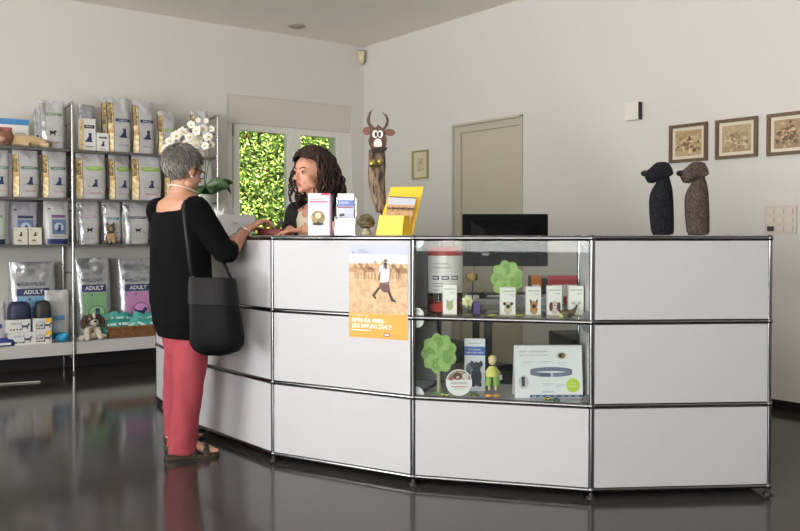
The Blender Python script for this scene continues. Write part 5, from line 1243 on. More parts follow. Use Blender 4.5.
# plush puppy
pt = LB(91, .37); pt = pt + nL * .0; T = thing('plush_puppy', 'white and brown floppy eared plush puppy sitting before the green ADULT bag', 'soft toy', tuple(pt), math.atan2(dL.y, dL.x) + PI + .1)
wf, bf = FUR((218, 208, 194)), FUR((74, 52, 42))
mb = MB(); mb.ball((0, .01, .075), (.075, .06, .075), wf); mb.build('body', T, world=False)
mb = MB(); mb.ball((0, -.02, .195), (.07, .062, .062), bf); mb.build('head', T, world=False)
mb = MB(); mb.ball((.004, -.06, .175), (.042, .04, .034), wf); mb.ball((.004, -.052, .225), (.017, .03, .04), wf); mb.build('muzzle', T, world=False)
mb = MB(); mb.ball((-.022, -.035, .205), (.036, .04, .03), FUR((200, 190, 176))); mb.build('cheek_patch', T, world=False)
mb = MB(); mb.ball((.004, -.1, .186), (.014, .010, .011), BLACK); mb.build('nose', T, world=False)
for s_ in (-1, 1):
    mb = MB(); mb.tube([(s_ * .055, -.02, .235), (s_ * .088, -.03, .19), (s_ * .092, -.035, .135)], [(.018, .03), (.02, .032), (.014, .024)], bf, 12); mb.ball((s_ * .092, -.035, .133), (.022, .016, .02), bf); mb.build('ear', T, world=False)
    mb = MB(); mb.ball((s_ * .028, -.076, .212), .008, BLACK, nu=8, nv=6); mb.build('eye', T, world=False)
    mb = MB(); mb.tube([(s_ * .05, -.02, .11), (s_ * .06, -.07, .03)], [.026, .024], wf, 12); mb.ball((s_ * .062, -.075, .025), (.028, .032, .024), wf); mb.build('front_leg', T, world=False)
    mb = MB(); mb.ball((s_ * .095, -.03, .028), (.04, .048, .028), FUR((206, 196, 182))); mb.build('hind_leg', T, world=False)
mb = MB(); mb.ball((-.02, -.048, .095), (.028, .02, .03), FUR((140, 116, 96))); mb.build('chest_patch', T, world=False)
T.scale = (.84, .84, .84)
# basket with teal packets
pa, pb = LP(tL(108, .40), .40, bz), LP(tL(160, .40), .40, bz); w = (pb - pa).length; pt = LP((tL(108, .4) + tL(160, .4)) / 2, .30, bz)
T = thing('wicker_basket', 'low brown wicker basket of teal packets on the bench', 'basket', tuple(pt), math.atan2(dL.y, dL.x) + PI)
WK = mat((150, 104, 62), .7, c2=(104, 68, 38), vscale=60, bump=.5, bscale=90)
def rr2(fx, fy, z, n=60, ph=0): return [((w / 2 * fx) * math.copysign(abs(math.cos(a)) ** .35, math.cos(a)) + .003 * math.cos(30 * a + ph), (.1 * fy) * math.copysign(abs(math.sin(a)) ** .35, math.sin(a)) + .003 * math.cos(30 * a + ph) * (1 if math.sin(a) > 0 else -1), z) for a in [2 * PI * k / n for k in range(n)]]
mb = MB()
for k in range(7): mb.tube(rr2(.93 + k * .011, .9 + k * .014, .008 + k * .0115, 120, k * PI) + [rr2(.93 + k * .011, .9 + k * .014, .008 + k * .0115, 120, k * PI)[0]], .0082, WK, 6, caps=False)
mb.build('woven_side', T, world=False)
mb = MB(); mb.loft([rr2(.9, .86, .002), rr2(.9, .86, .008)], WK); mb.build('bottom', T, world=False)
mb = MB(); mb.tube(rr2(1.02, 1.02, .086, 60) + [rr2(1.02, 1.02, .086, 60)[0]], .011, WK, 8, caps=False); mb.build('rim', T, world=False)
rp = random.Random(21); TE = [mat(c, .4, var=.12, vscale=20) for c in ((50, 156, 146), (36, 130, 126), (84, 176, 166))]
MWT = MW[T]
for k in range(10):
    row = k // 5; x = -w * .38 + (k % 5) * w * .19 + rp.uniform(-.012, .012); y = -.045 + row * .08; z = .065 + rp.uniform(0, .02) + row * .04
    P = MWT @ V((x, y, z)); rz = rp.uniform(-.5, .5); tl_ = rp.uniform(-.45, .45)
    R = Matrix.Rotation(tl_, 4, 'Y') @ Matrix.Rotation(rp.uniform(-.3, .0), 4, 'X')
    mb = MB(); nx, nz_ = 6, 6; W2, H2, D2 = .075, .055, .015; vs = []
    for sd_ in (-1, 1):
        for j in range(nz_ + 1):
            for i in range(nx + 1):
                a, b = -1 + 2 * i / nx, -1 + 2 * j / nz_; vs.append(R @ V((a * W2, sd_ * D2 * (1 - a ** 4) * (1 - b ** 4) + .002 * math.sin(a * 7 + k), b * H2)) + V((0, 0, .02)))
    N = (nx + 1) * (nz_ + 1); fs = []
    for sd_ in (0, 1):
        for j in range(nz_):
            for i in range(nx):
                q = sd_ * N + j * (nx + 1) + i; f = (q, q + 1, q + nx + 2, q + nx + 1); fs.append(f if not sd_ else f[::-1])
    mb.add(vs, fs, TE[k % 3], True)
    Z = lambda x, z, l=0.0: R @ V((x, -D2 - l, z)) + V((0, 0, .02))
    mb.rect(Z, -.045, .0, .03, .02, .001, mat((206, 230, 226), .5)); mb.disc(Z, .015, -.025, .016, .014, .001, NAVY, 12)
    o = mb.build('treat_packet'); o.location = P; o.rotation_euler = (0, 0, MWT.to_euler().z + rz * .3)
    tag(o, 'teal treat packet piled in the wicker basket', 'packet', 'teal packets in the wicker basket')
# ------------------------------------------------------------------ people
def remesh(mb, voxel, name, m, parent=None, smooth=4, factor=.5, extra=None, disp=None):
    """one continuous surface out of overlapping volumes"""
    me = bpy.data.meshes.new('tmp'); me.from_pydata([tuple(v) for v in mb.v], [], mb.f); me.update()
    o = bpy.data.objects.new('tmp', me); COL.objects.link(o)
    r = o.modifiers.new('r', 'REMESH'); r.mode = 'VOXEL'; r.voxel_size = voxel
    if smooth: s_ = o.modifiers.new('s', 'SMOOTH'); s_.iterations = smooth; s_.factor = factor
    dg = bpy.context.evaluated_depsgraph_get(); dg.update(); ev = o.evaluated_get(dg)
    nm = bpy.data.meshes.new_from_object(ev); bpy.data.objects.remove(o); bpy.data.meshes.remove(me)
    if disp:
        for v in nm.vertices: v.co = disp(v.co)
    if parent is not None: nm.transform(MW[parent].inverted())
    nm.name = name; nm.materials.clear(); nm.materials.append(m)
    nm.polygons.foreach_set('material_index', [0] * len(nm.polygons))
    nm.polygons.foreach_set('use_smooth', [True] * len(nm.polygons)); nm.update()
    n = bpy.data.objects.new(name, nm); COL.objects.link(n)
    if parent is not None: n.parent = parent
    return n
DUM = mat((200, 200, 200))
def limb(mb, pts, rad, n=18):
    pts = [V(p) for p in pts]; mb.tube(pts, rad, DUM, n)
    for p, r in zip(pts, rad):
        mb.ball(p, r if not hasattr(r, '__len__') else max(r[0], r[1]) * .96, DUM, nu=16, nv=10)
def hand(mb, W, d, n, side, curls, size=1.0, thumb=(.6, .3), spread=.10):
    """W wrist, d towards the fingers, n out of the palm, side=+1/-1 picks the thumb side"""
    d = V(d).normalized(); n = V(n); n = (n - d * n.dot(d)).normalized(); s = d.cross(n) * side
    k = size; W = V(W)
    lens = (.072, .080, .075, .058); kn = []
    for i in range(4):
        q = W + d * ((.088, .092, .088, .080)[i] * k) + s * ((.029, .0095, -.0095, -.027)[i] * k)
        kn.append(q); mb.tube([W + s * (.016 - .011 * i) * k, q], [(.013 * k, .013 * k), (.0105 * k, .0105 * k)], DUM, 10); mb.ball(q, .0102 * k, DUM, nu=10, nv=8)
    mb.ball(W + d * .045 * k, (.03 * k, .03 * k, .03 * k), DUM, R=Matrix((s, d * 1.35, n * .45)).transposed())
    for i in range(4):
        a = spread * (1.5 - i); fd = (d * math.cos(a) + s * math.sin(a)).normalized(); p = kn[i]; ang = 0; pts = [p]; L = lens[i] * k
        for j, f in enumerate((.45, .31, .24)):
            ang += curls[i] * (.8, 1.0, .7)[j]; dirv = fd * math.cos(ang) + n * math.sin(ang); p = p + dirv * L * f; pts.append(p)
        mb.tube(pts, [.0092 * k, .0085 * k, .0076 * k, .0064 * k], DUM, 12)
        for p_, r_ in zip(pts[1:], (.0087, .0078, .0066)): mb.ball(p_, r_ * k, DUM, nu=10, nv=8)
    b = W + d * .022 * k + s * .022 * k; t1 = b + (d * .65 + s * thumb[0] + n * thumb[1]).normalized() * .042 * k; t2 = t1 + (d * .9 + s * thumb[0] * .4 + n * thumb[1]).normalized() * .030 * k; t3 = t2 + (d + n * thumb[1]).normalized() * .024 * k
    mb.tube([b, t1, t2, t3], [.015 * k, .0115 * k, .0095 * k, .0075 * k], DUM, 12)
    for p_, r_ in ((b, .015), (t1, .0115), (t2, .0095), (t3, .0075)): mb.ball(p_, r_ * k, DUM, nu=10, nv=8)
def head_matrix(c, yaw, pitch=0, roll=0):
    """local +Y looks along the face"""
    return Matrix.Translation(V(c)) @ Matrix.Rotation(yaw - PI / 2, 4, 'Z') @ Matrix.Rotation(roll, 4, 'Y') @ Matrix.Rotation(pitch, 4, 'X')
def head(mb, M, k=1.0, fem=1.0):
    def b(c, r, R=None): mb.ball(V(c) * k, tuple(x * k for x in r), DUM, M=M, nu=24, nv=16, R=R)
    b((0, -.012, .028), (.074, .094, .084)); b((0, .02, .03), (.066, .07, .066)); b((0, .035, -.02), (.056, .052, .074)); b((0, .045, -.07), (.042, .040, .032))
    b((0, .074, -.092), (.017, .015, .014)); b((0, .06, -.055), (.036, .034, .03))
    for s in (-1, 1):
        b((s * .034, .055, -.026), (.023, .022, .024)); b((s * .026, .078, .021), (.024, .011, .009)); b((s * .076, -.004, -.006), (.007, .018, .031), Matrix.Rotation(-s * .25, 3, 'Z'))
        b((s * .048, .025, -.065), (.016, .03, .02)); b((s * .036, .038, -.048), (.025, .030, .034)); b((s * .010, .094, -.031), (.0085, .010, .008)); b((s * .030, .070, .001), (.016, .010, .010))
    mb.tube([V((0, .078, .016)) * k, V((0, .096, -.008)) * k, V((0, .106, -.026)) * k], [.0085 * k, .0095 * k, .0115 * k], DUM, 12, M=M); b((0, .106, -.027), (.0115, .011, .010))
    b((0, .084, -.053), (.021, .011, .0055)); b((0, .083, -.0625), (.018, .011, .0065)); b((0, .085, -.043), (.016, .010, .012))
def face_parts(T, M, k, iris, brow, lip, lash=(40, 30, 28)):
    MM = MW[T].inverted() @ M
    SK = None
    for s in (-1, 1):
        mb = MB(); c = V((s * .030, .0725, .001)) * k; mb.ball(c, (.0125 * k, .0105 * k, .0070 * k), mat((196, 186, 180), .3, spec=.3), M=MM)
        mb.ball(c + V((.0012 * s, .0066, -.0003)) * k, (.0064 * k, .0050 * k, .0062 * k), mat([v * .6 for v in iris], .25, spec=.3), M=MM, nu=12, nv=8); mb.build('eye', T, world=False)
        mb = MB(); pts = [V((s * (.030 + .0145 * math.cos(a)), .0795 - .006 * math.cos(a) ** 2 + (.002 if abs(math.cos(a)) < .8 else 0), .0015 + .0085 * math.sin(a))) * k for a in [PI * i / 8 for i in range(9)]]
        mb.tube(pts, [.0012, .002, .0024, .0026, .0026, .0026, .0024, .002, .0012], mat(lash, .6), 6, M=MM); mb.build('eyelid', T, world=False)
        mb = MB(); pts = [V((s * (.012 + .040 * u), .0895 - .016 * u * u - .002, .022 + .008 * math.sin(u * 2.4))) * k for u in [i / 6 for i in range(7)]]
        mb.tube(pts, [(.0026, .0016)] + [(.0038, .0018)] * 4 + [(.0026, .0016), (.0012, .001)], mat(brow, .8), 8, M=MM, flat=(0, 0, 1)); mb.build('eyebrow', T, world=False)
    mb = MB(); lm = mat(lip, .4, sss=.1)
    for (z, h) in ((-.0535, .0042), (-.0622, .0052)):
        mb.tube([V((x, .0955 - abs(x) ** 1.5 * 4.0, z + (.001 if z > -.06 else -.0005) * math.cos(x * 160))) * k for x in (-.021, -.014, -.007, 0, .007, .014, .021)], [.0012, h * .8, h, h * .95, h, h * .8, .0012], lm, 8, M=MM)
    mb.build('lips', T, world=False)
def ellring(c, a, b, fac, n=40, tilt=0, pw=1.0):
    f = V((math.cos(fac), math.sin(fac), 0)); r = V((f.y, -f.x, 0)); out = []
    for k in range(n):
        t = 2 * PI * k / n; ct, st = math.cos(t), math.sin(t)
        ct = math.copysign(abs(ct) ** pw, ct); st = math.copysign(abs(st) ** pw, st)
        out.append(V(c) + r * (a * ct) + f * (b * st) + V((0, 0, tilt * st)))
    return out
def strands(mb, M, spots, m, seed, L=(.02, .05), r=.0022, flow=None, lift=.004, seg=4, sides=5):
    rp = random.Random(seed)
    for (p, n) in spots:
        d = flow(p, n); d = (d - n * d.dot(n)); 
        if d.length < 1e-4: continue
        d.normalize(); l = rp.uniform(*L); q = p.copy(); pts = []
        jit = V((rp.uniform(-1, 1), rp.uniform(-1, 1), rp.uniform(-1, 1))) * .25
        for i in range(seg):
            u = i / (seg - 1); pts.append(p + (d + jit * u) * (l * u) + n * (lift * math.sin(u * PI * .8) + .0015) - n * (l * u) ** 2 * 5.5)
        mb.tube(pts, [r * .7] + [r] * (seg - 2) + [r * .25], m, sides, M=M, caps=False)

# ============ the grey-haired customer
FT = math.radians(45); FH = math.radians(38); FHEAD = math.radians(52)
W1 = thing('person', 'person with short grey hair, black top and coral trousers standing in front of the counter', 'person', (-1.05, 3.88, 0))
SKIN1 = mat((184, 136, 112), .5, var=.06, vscale=30, sss=.12, bump=.05, bscale=200)
Y1 = 3.86
def c1(x, y, Y=Y1): return at(x, y, Y)
hc = c1(183.5, 170.5, 3.84); HK = .97
HM1 = head_matrix(hc, FHEAD, pitch=-.22, roll=.0)
f1 = V((math.cos(FT), math.sin(FT), 0)); r1 = V((f1.y, -f1.x, 0))
tor = [(338, 187, .160, .132), (320, 183.8, .180, .144), (300, 181.5, .190, .146), (280, 181, .186, .140), (260, 180.5, .184, .134), (240, 180.5, .188, .130), (225, 180.5, .192, .124), (213, 180.5, .190, .108), (206, 180.5, .175, .09), (200, 181, .140, .072), (196, 181.5, .095, .06)]
body = MB()
rings = [ellring(c1(x, y), a - .014, b - .014, FT) for (y, x, a, b) in tor]
body.loft([ellring(c1(187, 346, 3.87), .085, .06, FT), ellring(c1(186, 334), .11, .08, FT)] + rings[2:], DUM)
neckb = c1(181.5, 199, 3.85)
limb(body, [neckb + V((0, 0, -.03)), c1(181.5, 192, 3.85), c1(183, 183, 3.85), c1(184, 176, 3.85)], [.062, .055, .053, .055])
head(body, HM1, HK)
# right arm
sh = c1(195.5, 211, 3.73); el = c1(226.5, 254, 3.80); wr = c1(247, 233.5, 4.02)
wr.z = max(wr.z, TOP + .030)
limb(body, [sh, (sh + el) / 2, el], [.058, .050, .041]); limb(body, [el, el.lerp(wr, .35), el.lerp(wr, .8), wr], [.041, .040, .028, .026])
hp1 = c1(271, 230, 4.17); hp1.z = TOP + .035
dd = (hp1 - wr).normalized()
dd = at(263, 219.5, 4.10) - wr
hand(body, wr, dd, V((0.4, 0.2, -1)), 1, (.72, .66, .62, .60), 1.14, thumb=(.5, .35))
# left arm, forward and hidden by the body, hand resting at the counter edge
shl = c1(160, 211, 3.98); ell_ = shl + f1 * .10 + V((0, 0, -.27)) - r1 * .03; wrl = V((-1.06, 4.12, 1.0))
limb(body, [shl, (shl + ell_) / 2, ell_], [.056, .050, .041]); limb(body, [ell_, ell_.lerp(wrl, .4), ell_.lerp(wrl, .8), wrl], [.041, .038, .028, .026])
hand(body, wrl, V((.3, .5, .5)), V((0, 0, -1)), -1, (.3, .3, .3, .3), 1.0)
# legs and feet
hipR = c1(191, 345, 3.80); hipL = c1(182, 345, 3.97); knR = c1(187.5, 398, 3.80); knL = c1(176, 396, 3.99); anR = c1(181.5, 445, 3.83); anL = c1(176.5, 436, 4.02)
for (h_, k_, a_) in ((hipR, knR, anR), (hipL, knL, anL)):
    a2 = V((a_.x, a_.y, .085)); limb(body, [h_, k_, a2], [.062, .050, .036])
    for sgn in (1,):
        fa_ = math.radians(20 if a_ is anR else 68); fdir = V((math.cos(fa_), math.sin(fa_), 0)); fs_ = V((fdir.y, -fdir.x, 0))
        hl = a2 - fdir * .045; body.ball(V((hl.x, hl.y, .050)), (.034, .032, .032), DUM)
        body.tube([V((a2.x, a2.y, .085)), a2 + fdir * .05 - V((0, 0, .022)), a2 + fdir * .10 - V((0, 0, .040))], [(.032, .034), (.027, .036), (.018, .040)], DUM, 16, flat=(0, 0, 1))
        body.ball(a2 + fdir * .115 + V((0, 0, .035 - .085)), (.042, .040, .017), DUM)
        for i in range(5):
            t0 = a2 + fdir * (.13) + fs_ * (.030 - .0155 * i) * 1.0; t1 = t0 + fdir * (.038 - .006 * i)
            for p_, r_ in ((t0, .011), (t1, .0095 if i else .0105)): body.ball(V((p_.x, p_.y, .030)), r_, DUM, nu=10, nv=8)
            body.tube([V((t0.x, t0.y, .030)), V((t1.x, t1.y, .029))], [.0105, .0095], DUM, 8)
remesh(body, .0045, 'body', SKIN1, W1, 5)
face_parts(W1, HM1, HK, (90, 80, 70), (140, 130, 124), (170, 100, 90))
# blouse
BLK = mat((11, 11, 13), .95, var=.15, vscale=8, spec=.12)
bl = MB(); rg = [ellring(c1(x, y) - (f1 * .02 if y < 205 else V((0, 0, 0))), a, b, FT, tilt=(-.012 if y > 330 else .0)) for (y, x, a, b) in tor[:-2]]
# wide neckline: the last rings open to the back
rg = rg[:-1] + [ellring(c1(181, 207) + f1 * .02, .178, .074, FT), ellring(c1(181, 203.5) + f1 * .008, .150, .082, FT, tilt=.042)]
bl.loft(rg, DUM)
limb(bl, [sh + V((0, 0, .004)), (sh + el) / 2, el.lerp(sh, .06)], [.070, .066, .058])
bl.tube([el.lerp(sh, .1), el + (el - sh).normalized() * .015 + (wr - el).normalized() * .045], [.060, .056], DUM, 18)
limb(bl, [shl, (shl + ell_) / 2, ell_], [.070, .064, .056])
def dsp(co):
    n_ = noise.noise(V((co.x * 9, co.y * 9, co.z * 3.2))) * .006 + noise.noise(V((co.x * 22, co.y * 22, co.z * 9))) * .003
    c_ = V((-1.08, 3.86, co.z)); d_ = (co - c_); d_.z = 0
    return co + d_.normalized() * n_
blo = remesh(bl, .006, 'blouse', BLK, W1, 6, disp=dsp)
# skin showing at the wide neckline: yoke patch following the upper back
yk = MB(); 
yk.loft([ellring(c1(180.5, 216.0) - f1 * .006, .140, .100, FT), ellring(c1(180.5, 206.0) - f1 * .010, .152, .088, FT, tilt=.0), ellring(c1(181, 201.5) - f1 * .010, .145, .080, FT, tilt=.0), ellring(c1(181.5, 197) - f1 * .004, .100, .066, FT), ellring(c1(182, 192) , .066, .058, FT), ellring(c1(182.5, 188), .054, .053, FT)], DUM)
remesh(yk, .0045, 'shoulder_skin', SKIN1, W1, 8)
# coral trousers
CORAL = mat((154, 66, 75), .9, var=.10, vscale=7, spec=.2, bump=.25, bscale=14)
tr_ = MB(); tr_.loft([ellring(c1(187, y), a, b, FH) for y, a, b in ((322, .150, .115), (335, .145, .115), (348, .135, .105), (356, .11, .09))], DUM)
def pleg(h_, k_, a_, rs):
    a2 = V((a_.x, a_.y, .036)); pts = [h_, h_.lerp(k_, .5), k_, k_.lerp(a2, .5), a2]; tr_.tube(pts, rs, DUM, 26); tr_.ball(h_, rs[0] * .97, DUM)
pleg(hipR, knR, anR, [.084, .080, .069, .070, .074]); pleg(hipL, knL, anL, [.086, .078, .066, .062, .062])
def dsp2(co):
    n_ = noise.noise(V((co.x * 7, co.y * 7, co.z * 5 + co.x * 8))) * .010 + noise.noise(V((co.x * 16, co.y * 16, co.z * 16))) * .006
    ax = V((-1.1, 3.9, co.z)); d_ = co - ax; d_.z = 0
    return co + d_.normalized() * n_ * min(1, max(0, (co.z - .04) / .03))
remesh(tr_, .006, 'trousers', CORAL, W1, 5, disp=dsp2)
# sandals
SND = mat((38, 34, 26), .6); SOLE = mat((60, 46, 34), .8)
for a_ in (anR, anL):
    fa_ = math.radians(20 if a_ is anR else 68); a2 = V((a_.x, a_.y, 0)); fdir = V((math.cos(fa_), math.sin(fa_), 0)); fs_ = V((fdir.y, -fdir.x, 0))
    out = [(-.078, .0), (-.070, .024), (-.03, .030), (.04, .032), (.10, .044), (.155, .040), (.180, .018), (.182, -.012), (.155, -.036), (.10, -.046), (.04, -.036), (-.03, -.032), (-.070, -.024)]
    mb = MB(); mb.slab([a2 + fdir * u + fs_ * v + V((0, 0, .001)) for u, v in out][::-1], V((0, 0, .018)), SOLE); mb.build('sandal_sole', W1, bevel=.004)
    mb = MB()
    def strap(u, w, hgt, th=.018, tilt=0):
        pts = [a2 + fdir * (u + tilt * math.cos(PI * i / 10)) + fs_ * (w * math.cos(PI * i / 10)) + V((0, 0, .014 + hgt * math.sin(PI * i / 10))) for i in range(11)]
        mb.tube(pts, [(th, .003)] * 11, SND, 8, flat=tuple(fdir))
    strap(.115, .049, .040, .016); strap(.060, .044, .072, .010)
    pts = [a2 + fdir * (-.02 - .062 * math.sin(PI * i / 10)) + fs_ * (.040 * math.cos(PI * i / 10)) + V((0, 0, .052)) for i in range(11)]; mb.tube(pts, [(.016, .003)] * 11, SND, 8, flat=(0, 0, 1))
    mb.build('sandal_strap', W1)
# necklace, bracelet, glasses
mb = MB(); pts = []
Rn = c1(182.6, 189.5, 3.85)
for k in range(33):
    a = 2 * PI * k / 32; pts.append(Rn + (r1 * math.cos(a) * .070 + f1 * math.sin(a) * .068) + V((0, 0, -.020 * math.sin(a) - .0)))
mb.tube(pts, .0026, mat((226, 216, 200), .4), 8, caps=False); mb.build('necklace', W1)
mb = MB(); bdir = (wr - el).normalized(); bc = el.lerp(wr, .84); o1 = bdir.orthogonal().normalized(); o2 = bdir.cross(o1)
mb.tube([bc + o1 * math.cos(2 * PI * k / 24) * .033 + o2 * math.sin(2 * PI * k / 24) * .033 for k in range(25)], .0035, mat((220, 216, 208), .25, .6), 8, caps=False); mb.build('bracelet', W1)
MMh = MW[W1].inverted() @ HM1
mb = MB(); gm = mat((30, 28, 28), .4)
for s in (-1, 1):
    mb.tube([V((s * (.033 + .022 * math.cos(a)), .094 - .010 * abs(math.cos(a)) * 0, .0 + .019 * math.sin(a))) * HK for a in [2 * PI * k / 20 for k in range(21)]], .0026, gm, 6, M=MMh, caps=False)
    mb.tube([V((s * .055, .094, .006)) * HK, V((s * .074, .07, .007)) * HK, V((s * .081, .0, .008)) * HK], [(.0026, .005)] * 3, gm, 6, M=MMh)
mb.tube([V((-.012, .096, .004)), V((0, .1, .007)), V((.012, .096, .004))], .002, gm, 6, M=MMh); mb.build('glasses', W1, world=False)
mb = MB(); mb.ball(V((.083, -.004, -.036)) * HK, .004, mat((230, 226, 210), .2), M=MMh, nu=8, nv=6); mb.build('earring', W1, world=False)
# hair: shell and many short strands
HG = mat((104, 100, 95), .6, c2=(64, 60, 57), vscale=26, stretch=(1, 1, .35), spec=.35); HGS = [mat(c, .5, spec=.4) for c in ((124, 120, 114), (104, 100, 95), (88, 84, 80), (138, 134, 128))]
def hair_shell(M, k, keep, name, T, m, grow=.012, extra=None, c=(0, -.012, .028), r=(.074, .094, .084)):
    vs = []; fs = []; nu, nv = 72, 44; idx = {}
    def pt(i, j):
        th = PI * j / nv; ph = 2 * PI * i / nu
        d = V((math.sin(th) * math.cos(ph), math.sin(th) * math.sin(ph), math.cos(th)))
        g = grow + (extra(d) if extra else 0)
        return V((c[0] + d.x * (r[0] + g), c[1] + d.y * (r[1] + g), c[2] + d.z * (r[2] + g))) * k, d
    spots = []
    for j in range(nv + 1):
        for i in range(nu):
            p, d = pt(i, j); ok = keep(p / k, d)
            if ok:
                idx[(i, j)] = len(vs); vs.append(p + d * noise.noise(p * 60) * .003)
                if 0 < j: spots.append((p, d))
    for j in range(nv):
        for i in range(nu):
            q = [idx.get((i, j)), idx.get((i, j + 1)), idx.get(((i + 1) % nu, j + 1)), idx.get(((i + 1) % nu, j))]
            if None not in q: fs.append(q if j else q)
    mb = MB(); mb.add(vs, fs, m, True, M); return mb, spots
def keep1(p, d):
    # hairline: forehead, above the ears, low at the nape
    y, z = p.y, p.z
    if y > .03: return z > .055 + (y - .03) * .55
    if y > -.035: return z > (.030 if y > .012 else .024 - (.012 - y) * .3)
    return z > -.045 + max(0, (y + .055)) * 1.2
ex1 = lambda d: .007 * max(0, d.z) + .008 * max(0, -d.y) * max(0, .6 + d.z) + .002 * max(0, d.z + .1)
mb, spots = hair_shell(HM1, HK, keep1, 'hair', W1, HG, .006, ex1)
rp = random.Random(5)
crown = V((0, -.07, .10))
def flow1(p, n):
    d = p - crown * HK
    return V((d.x, d.y * 1.1, d.z * 1.0 - .02))
sp2 = []
for (p, n) in spots:
    for _ in range(2): 
        q = p + V((rp.uniform(-.006, .006), rp.uniform(-.006, .006), rp.uniform(-.004, .004))); sp2.append((q - n * .001, n))
for gi in range(4): strands(mb, HM1, sp2[gi::4], (HGS[gi] if True else None), gi, (.018, .040), .0013, flow1, .0006)
strands(mb, HM1, [q for q in sp2 if q[0].z < .02][::2], mat((166, 163, 158), .5, spec=.4), 9, (.016, .03), .0014, flow1, .0012)
o = mb.build('hair', W1)
# shoulder bag
LTH = mat((9, 9, 11), .55, spec=.15, var=.15, vscale=20, bump=.15, bscale=60); LTS = mat((26, 26, 30), .5, spec=.25)
Yb = 3.665
def bp_(x, y, d=0): return at(x, y, Yb + d)
bagm = MB()
prof_ = [(279, 191.5, 233.5, .016), (284, 190.5, 235, .022), (300, 190.2, 237, .030), (320, 190.4, 241, .038), (336, 190.8, 243.3, .040), (344, 191.5, 243, .038), (350, 195, 239, .030), (354, 201, 228, .020), (355.5, 206, 220, .010)]
rings = []
for (y, a, b, t_) in prof_:
    A_, B2 = bp_(a, y), bp_(b, y); ce = (A_ + B2) / 2; hw_ = (B2 - A_).length / 2
    rings.append([V((ce.x + hw_ * math.copysign(abs(math.cos(u)) ** .5, math.cos(u)), ce.y + t_ * math.copysign(abs(math.sin(u)) ** .8, math.sin(u)) + .09 * (math.cos(u)) * .3, ce.z - .006 * math.cos(u))) for u in [2 * PI * k / 40 for k in range(40)]])
bagm.loft(rings, LTH)
HB = thing('shoulder_bag', 'black leather shoulder bag hanging at the side of the grey-haired person', 'bag', tuple(bp_(215, 330)))
bagm.build('bag_body', HB)
fl = MB(); rings = []
for (y, a, b, t_) in ((277.5, 190.6, 234, .020), (284, 189.6, 236, .026), (296, 189.4, 237.5, .034), (304, 189.6, 238.3, .037)):
    A_, B2 = bp_(a, y), bp_(b, y); ce = (A_ + B2) / 2; hw_ = (B2 - A_).length / 2
    rings.append([V((ce.x + hw_ * math.copysign(abs(math.cos(u)) ** .5, math.cos(u)), ce.y + (t_ + .004) * math.copysign(abs(math.sin(u)) ** .8, math.sin(u)) + .09 * (math.cos(u)) * .3, ce.z - .006 * math.cos(u))) for u in [2 * PI * k / 40 for k in range(40)]])
fl.loft(rings, mat((15, 15, 18), .5, spec=.22, bump=.15, bscale=60)); fl.build('folded_top', HB)
st_ = MB()
pts = [bp_(193, 281), at(190, 266, 3.63), at(187.5, 245, 3.615), at(184.5, 222, 3.615), at(183.6, 208, 3.63), at(185, 200.5, 3.665), at(190, 198.2, 3.72), at(197, 201, 3.80), at(204, 212, 3.87), at(212, 235, 3.87), at(222, 258, 3.86), at(228, 272, 3.78), bp_(232, 280)]
st_.tube(pts, [(.0075, .0028)] * len(pts), LTS, 8, flat=(1, 0, 0)); st_.build('strap', HB)
mb = MB(); mb.tube([at(193.5, 277, Yb - .02), at(193.5, 284, Yb - .03)], .007, mat((120, 118, 112), .3, 1), 8); mb.build('buckle', HB)

# dark red purse between the hands
pc_ = at(272, 236, 4.14); pu = thing('purse', 'dark red purse held between the hands on the counter', 'purse', (pc_.x, pc_.y, TOP), -.15)
RD = mat((112, 24, 34), .45, var=.2, vscale=40); mb = MB()
mb.loft([[(.075 * f * math.copysign(abs(math.cos(a)) ** .5, math.cos(a)), .035 * f * math.copysign(abs(math.sin(a)) ** .5, math.sin(a)), z) for a in [2 * PI * k / 28 for k in range(28)]] for f, z in ((.94, .0005), (1, .008), (1, .026), (.90, .036))], RD); mb.build('pouch', pu, world=False)
mb = MB(); mb.tube([(-.07, -.033, .013), (0, -.037, .013), (.07, -.033, .013)], .0018, mat((150, 120, 70), .3, 1), 6); mb.build('zip', pu, world=False)
mb = MB(); mb.slab([(.02, -.01, .034), (.045, -.012, .034), (.062, .0, .085), (.048, .002, .09)], (0, .004, 0), mat((30, 26, 28), .6)); mb.build('open_flap', pu, world=False)

# ============ the receptionist
Y2 = 4.22
W2 = thing('person', 'person with long dark curly hair and cream top behind the counter', 'person', (at(322, 300, Y2 + .10).x, Y2 + .10, 0))
SKIN2 = mat((214, 156, 132), .5, var=.05, vscale=30, sss=.12, bump=.04, bscale=200)
c2_ = lambda x, y, d=0.0: at(x, y, Y2 + d)
hc2 = c2_(311, 173.2); HK2 = .98
FH2 = math.radians(-136); HM2 = head_matrix(hc2, FH2, pitch=-.06, roll=-.03)
F2 = math.radians(-125); f2 = V((math.cos(F2), math.sin(F2), 0)); r2 = V((f2.y, -f2.x, 0))
bt = W2.location.copy(); 
body = MB(); nb = c2_(319, 207, .06)
tr2 = [(.80, .165, .115), (.92, .165, .105), (1.0, .15, .10), (1.10, .16, .105), (1.18, .18, .105), (1.235, .17, .085), (1.262, .12, .065), (1.28, .075, .055)]
tx2 = lambda z: V((nb.x + .015 * (1.28 - z), nb.y + .06 * (1.28 - z), z))
body.loft([ellring(tx2(z), a - .012, b - .012, F2) for z, a, b in tr2], DUM)
limb(body, [nb + V((0, 0, -.03)), nb + V((-.004, 0, .03)), hc2 + V((.012, .012, -.075)), hc2 + V((.008, .01, -.04))], [.056, .05, .05, .05]); head(body, HM2, HK2)
shR = c2_(303, 218, .10); shR = tx2(1.22) + r2 * .165; shL = tx2(1.22) - r2 * .165
hR = c2_(300, 233, -.06)
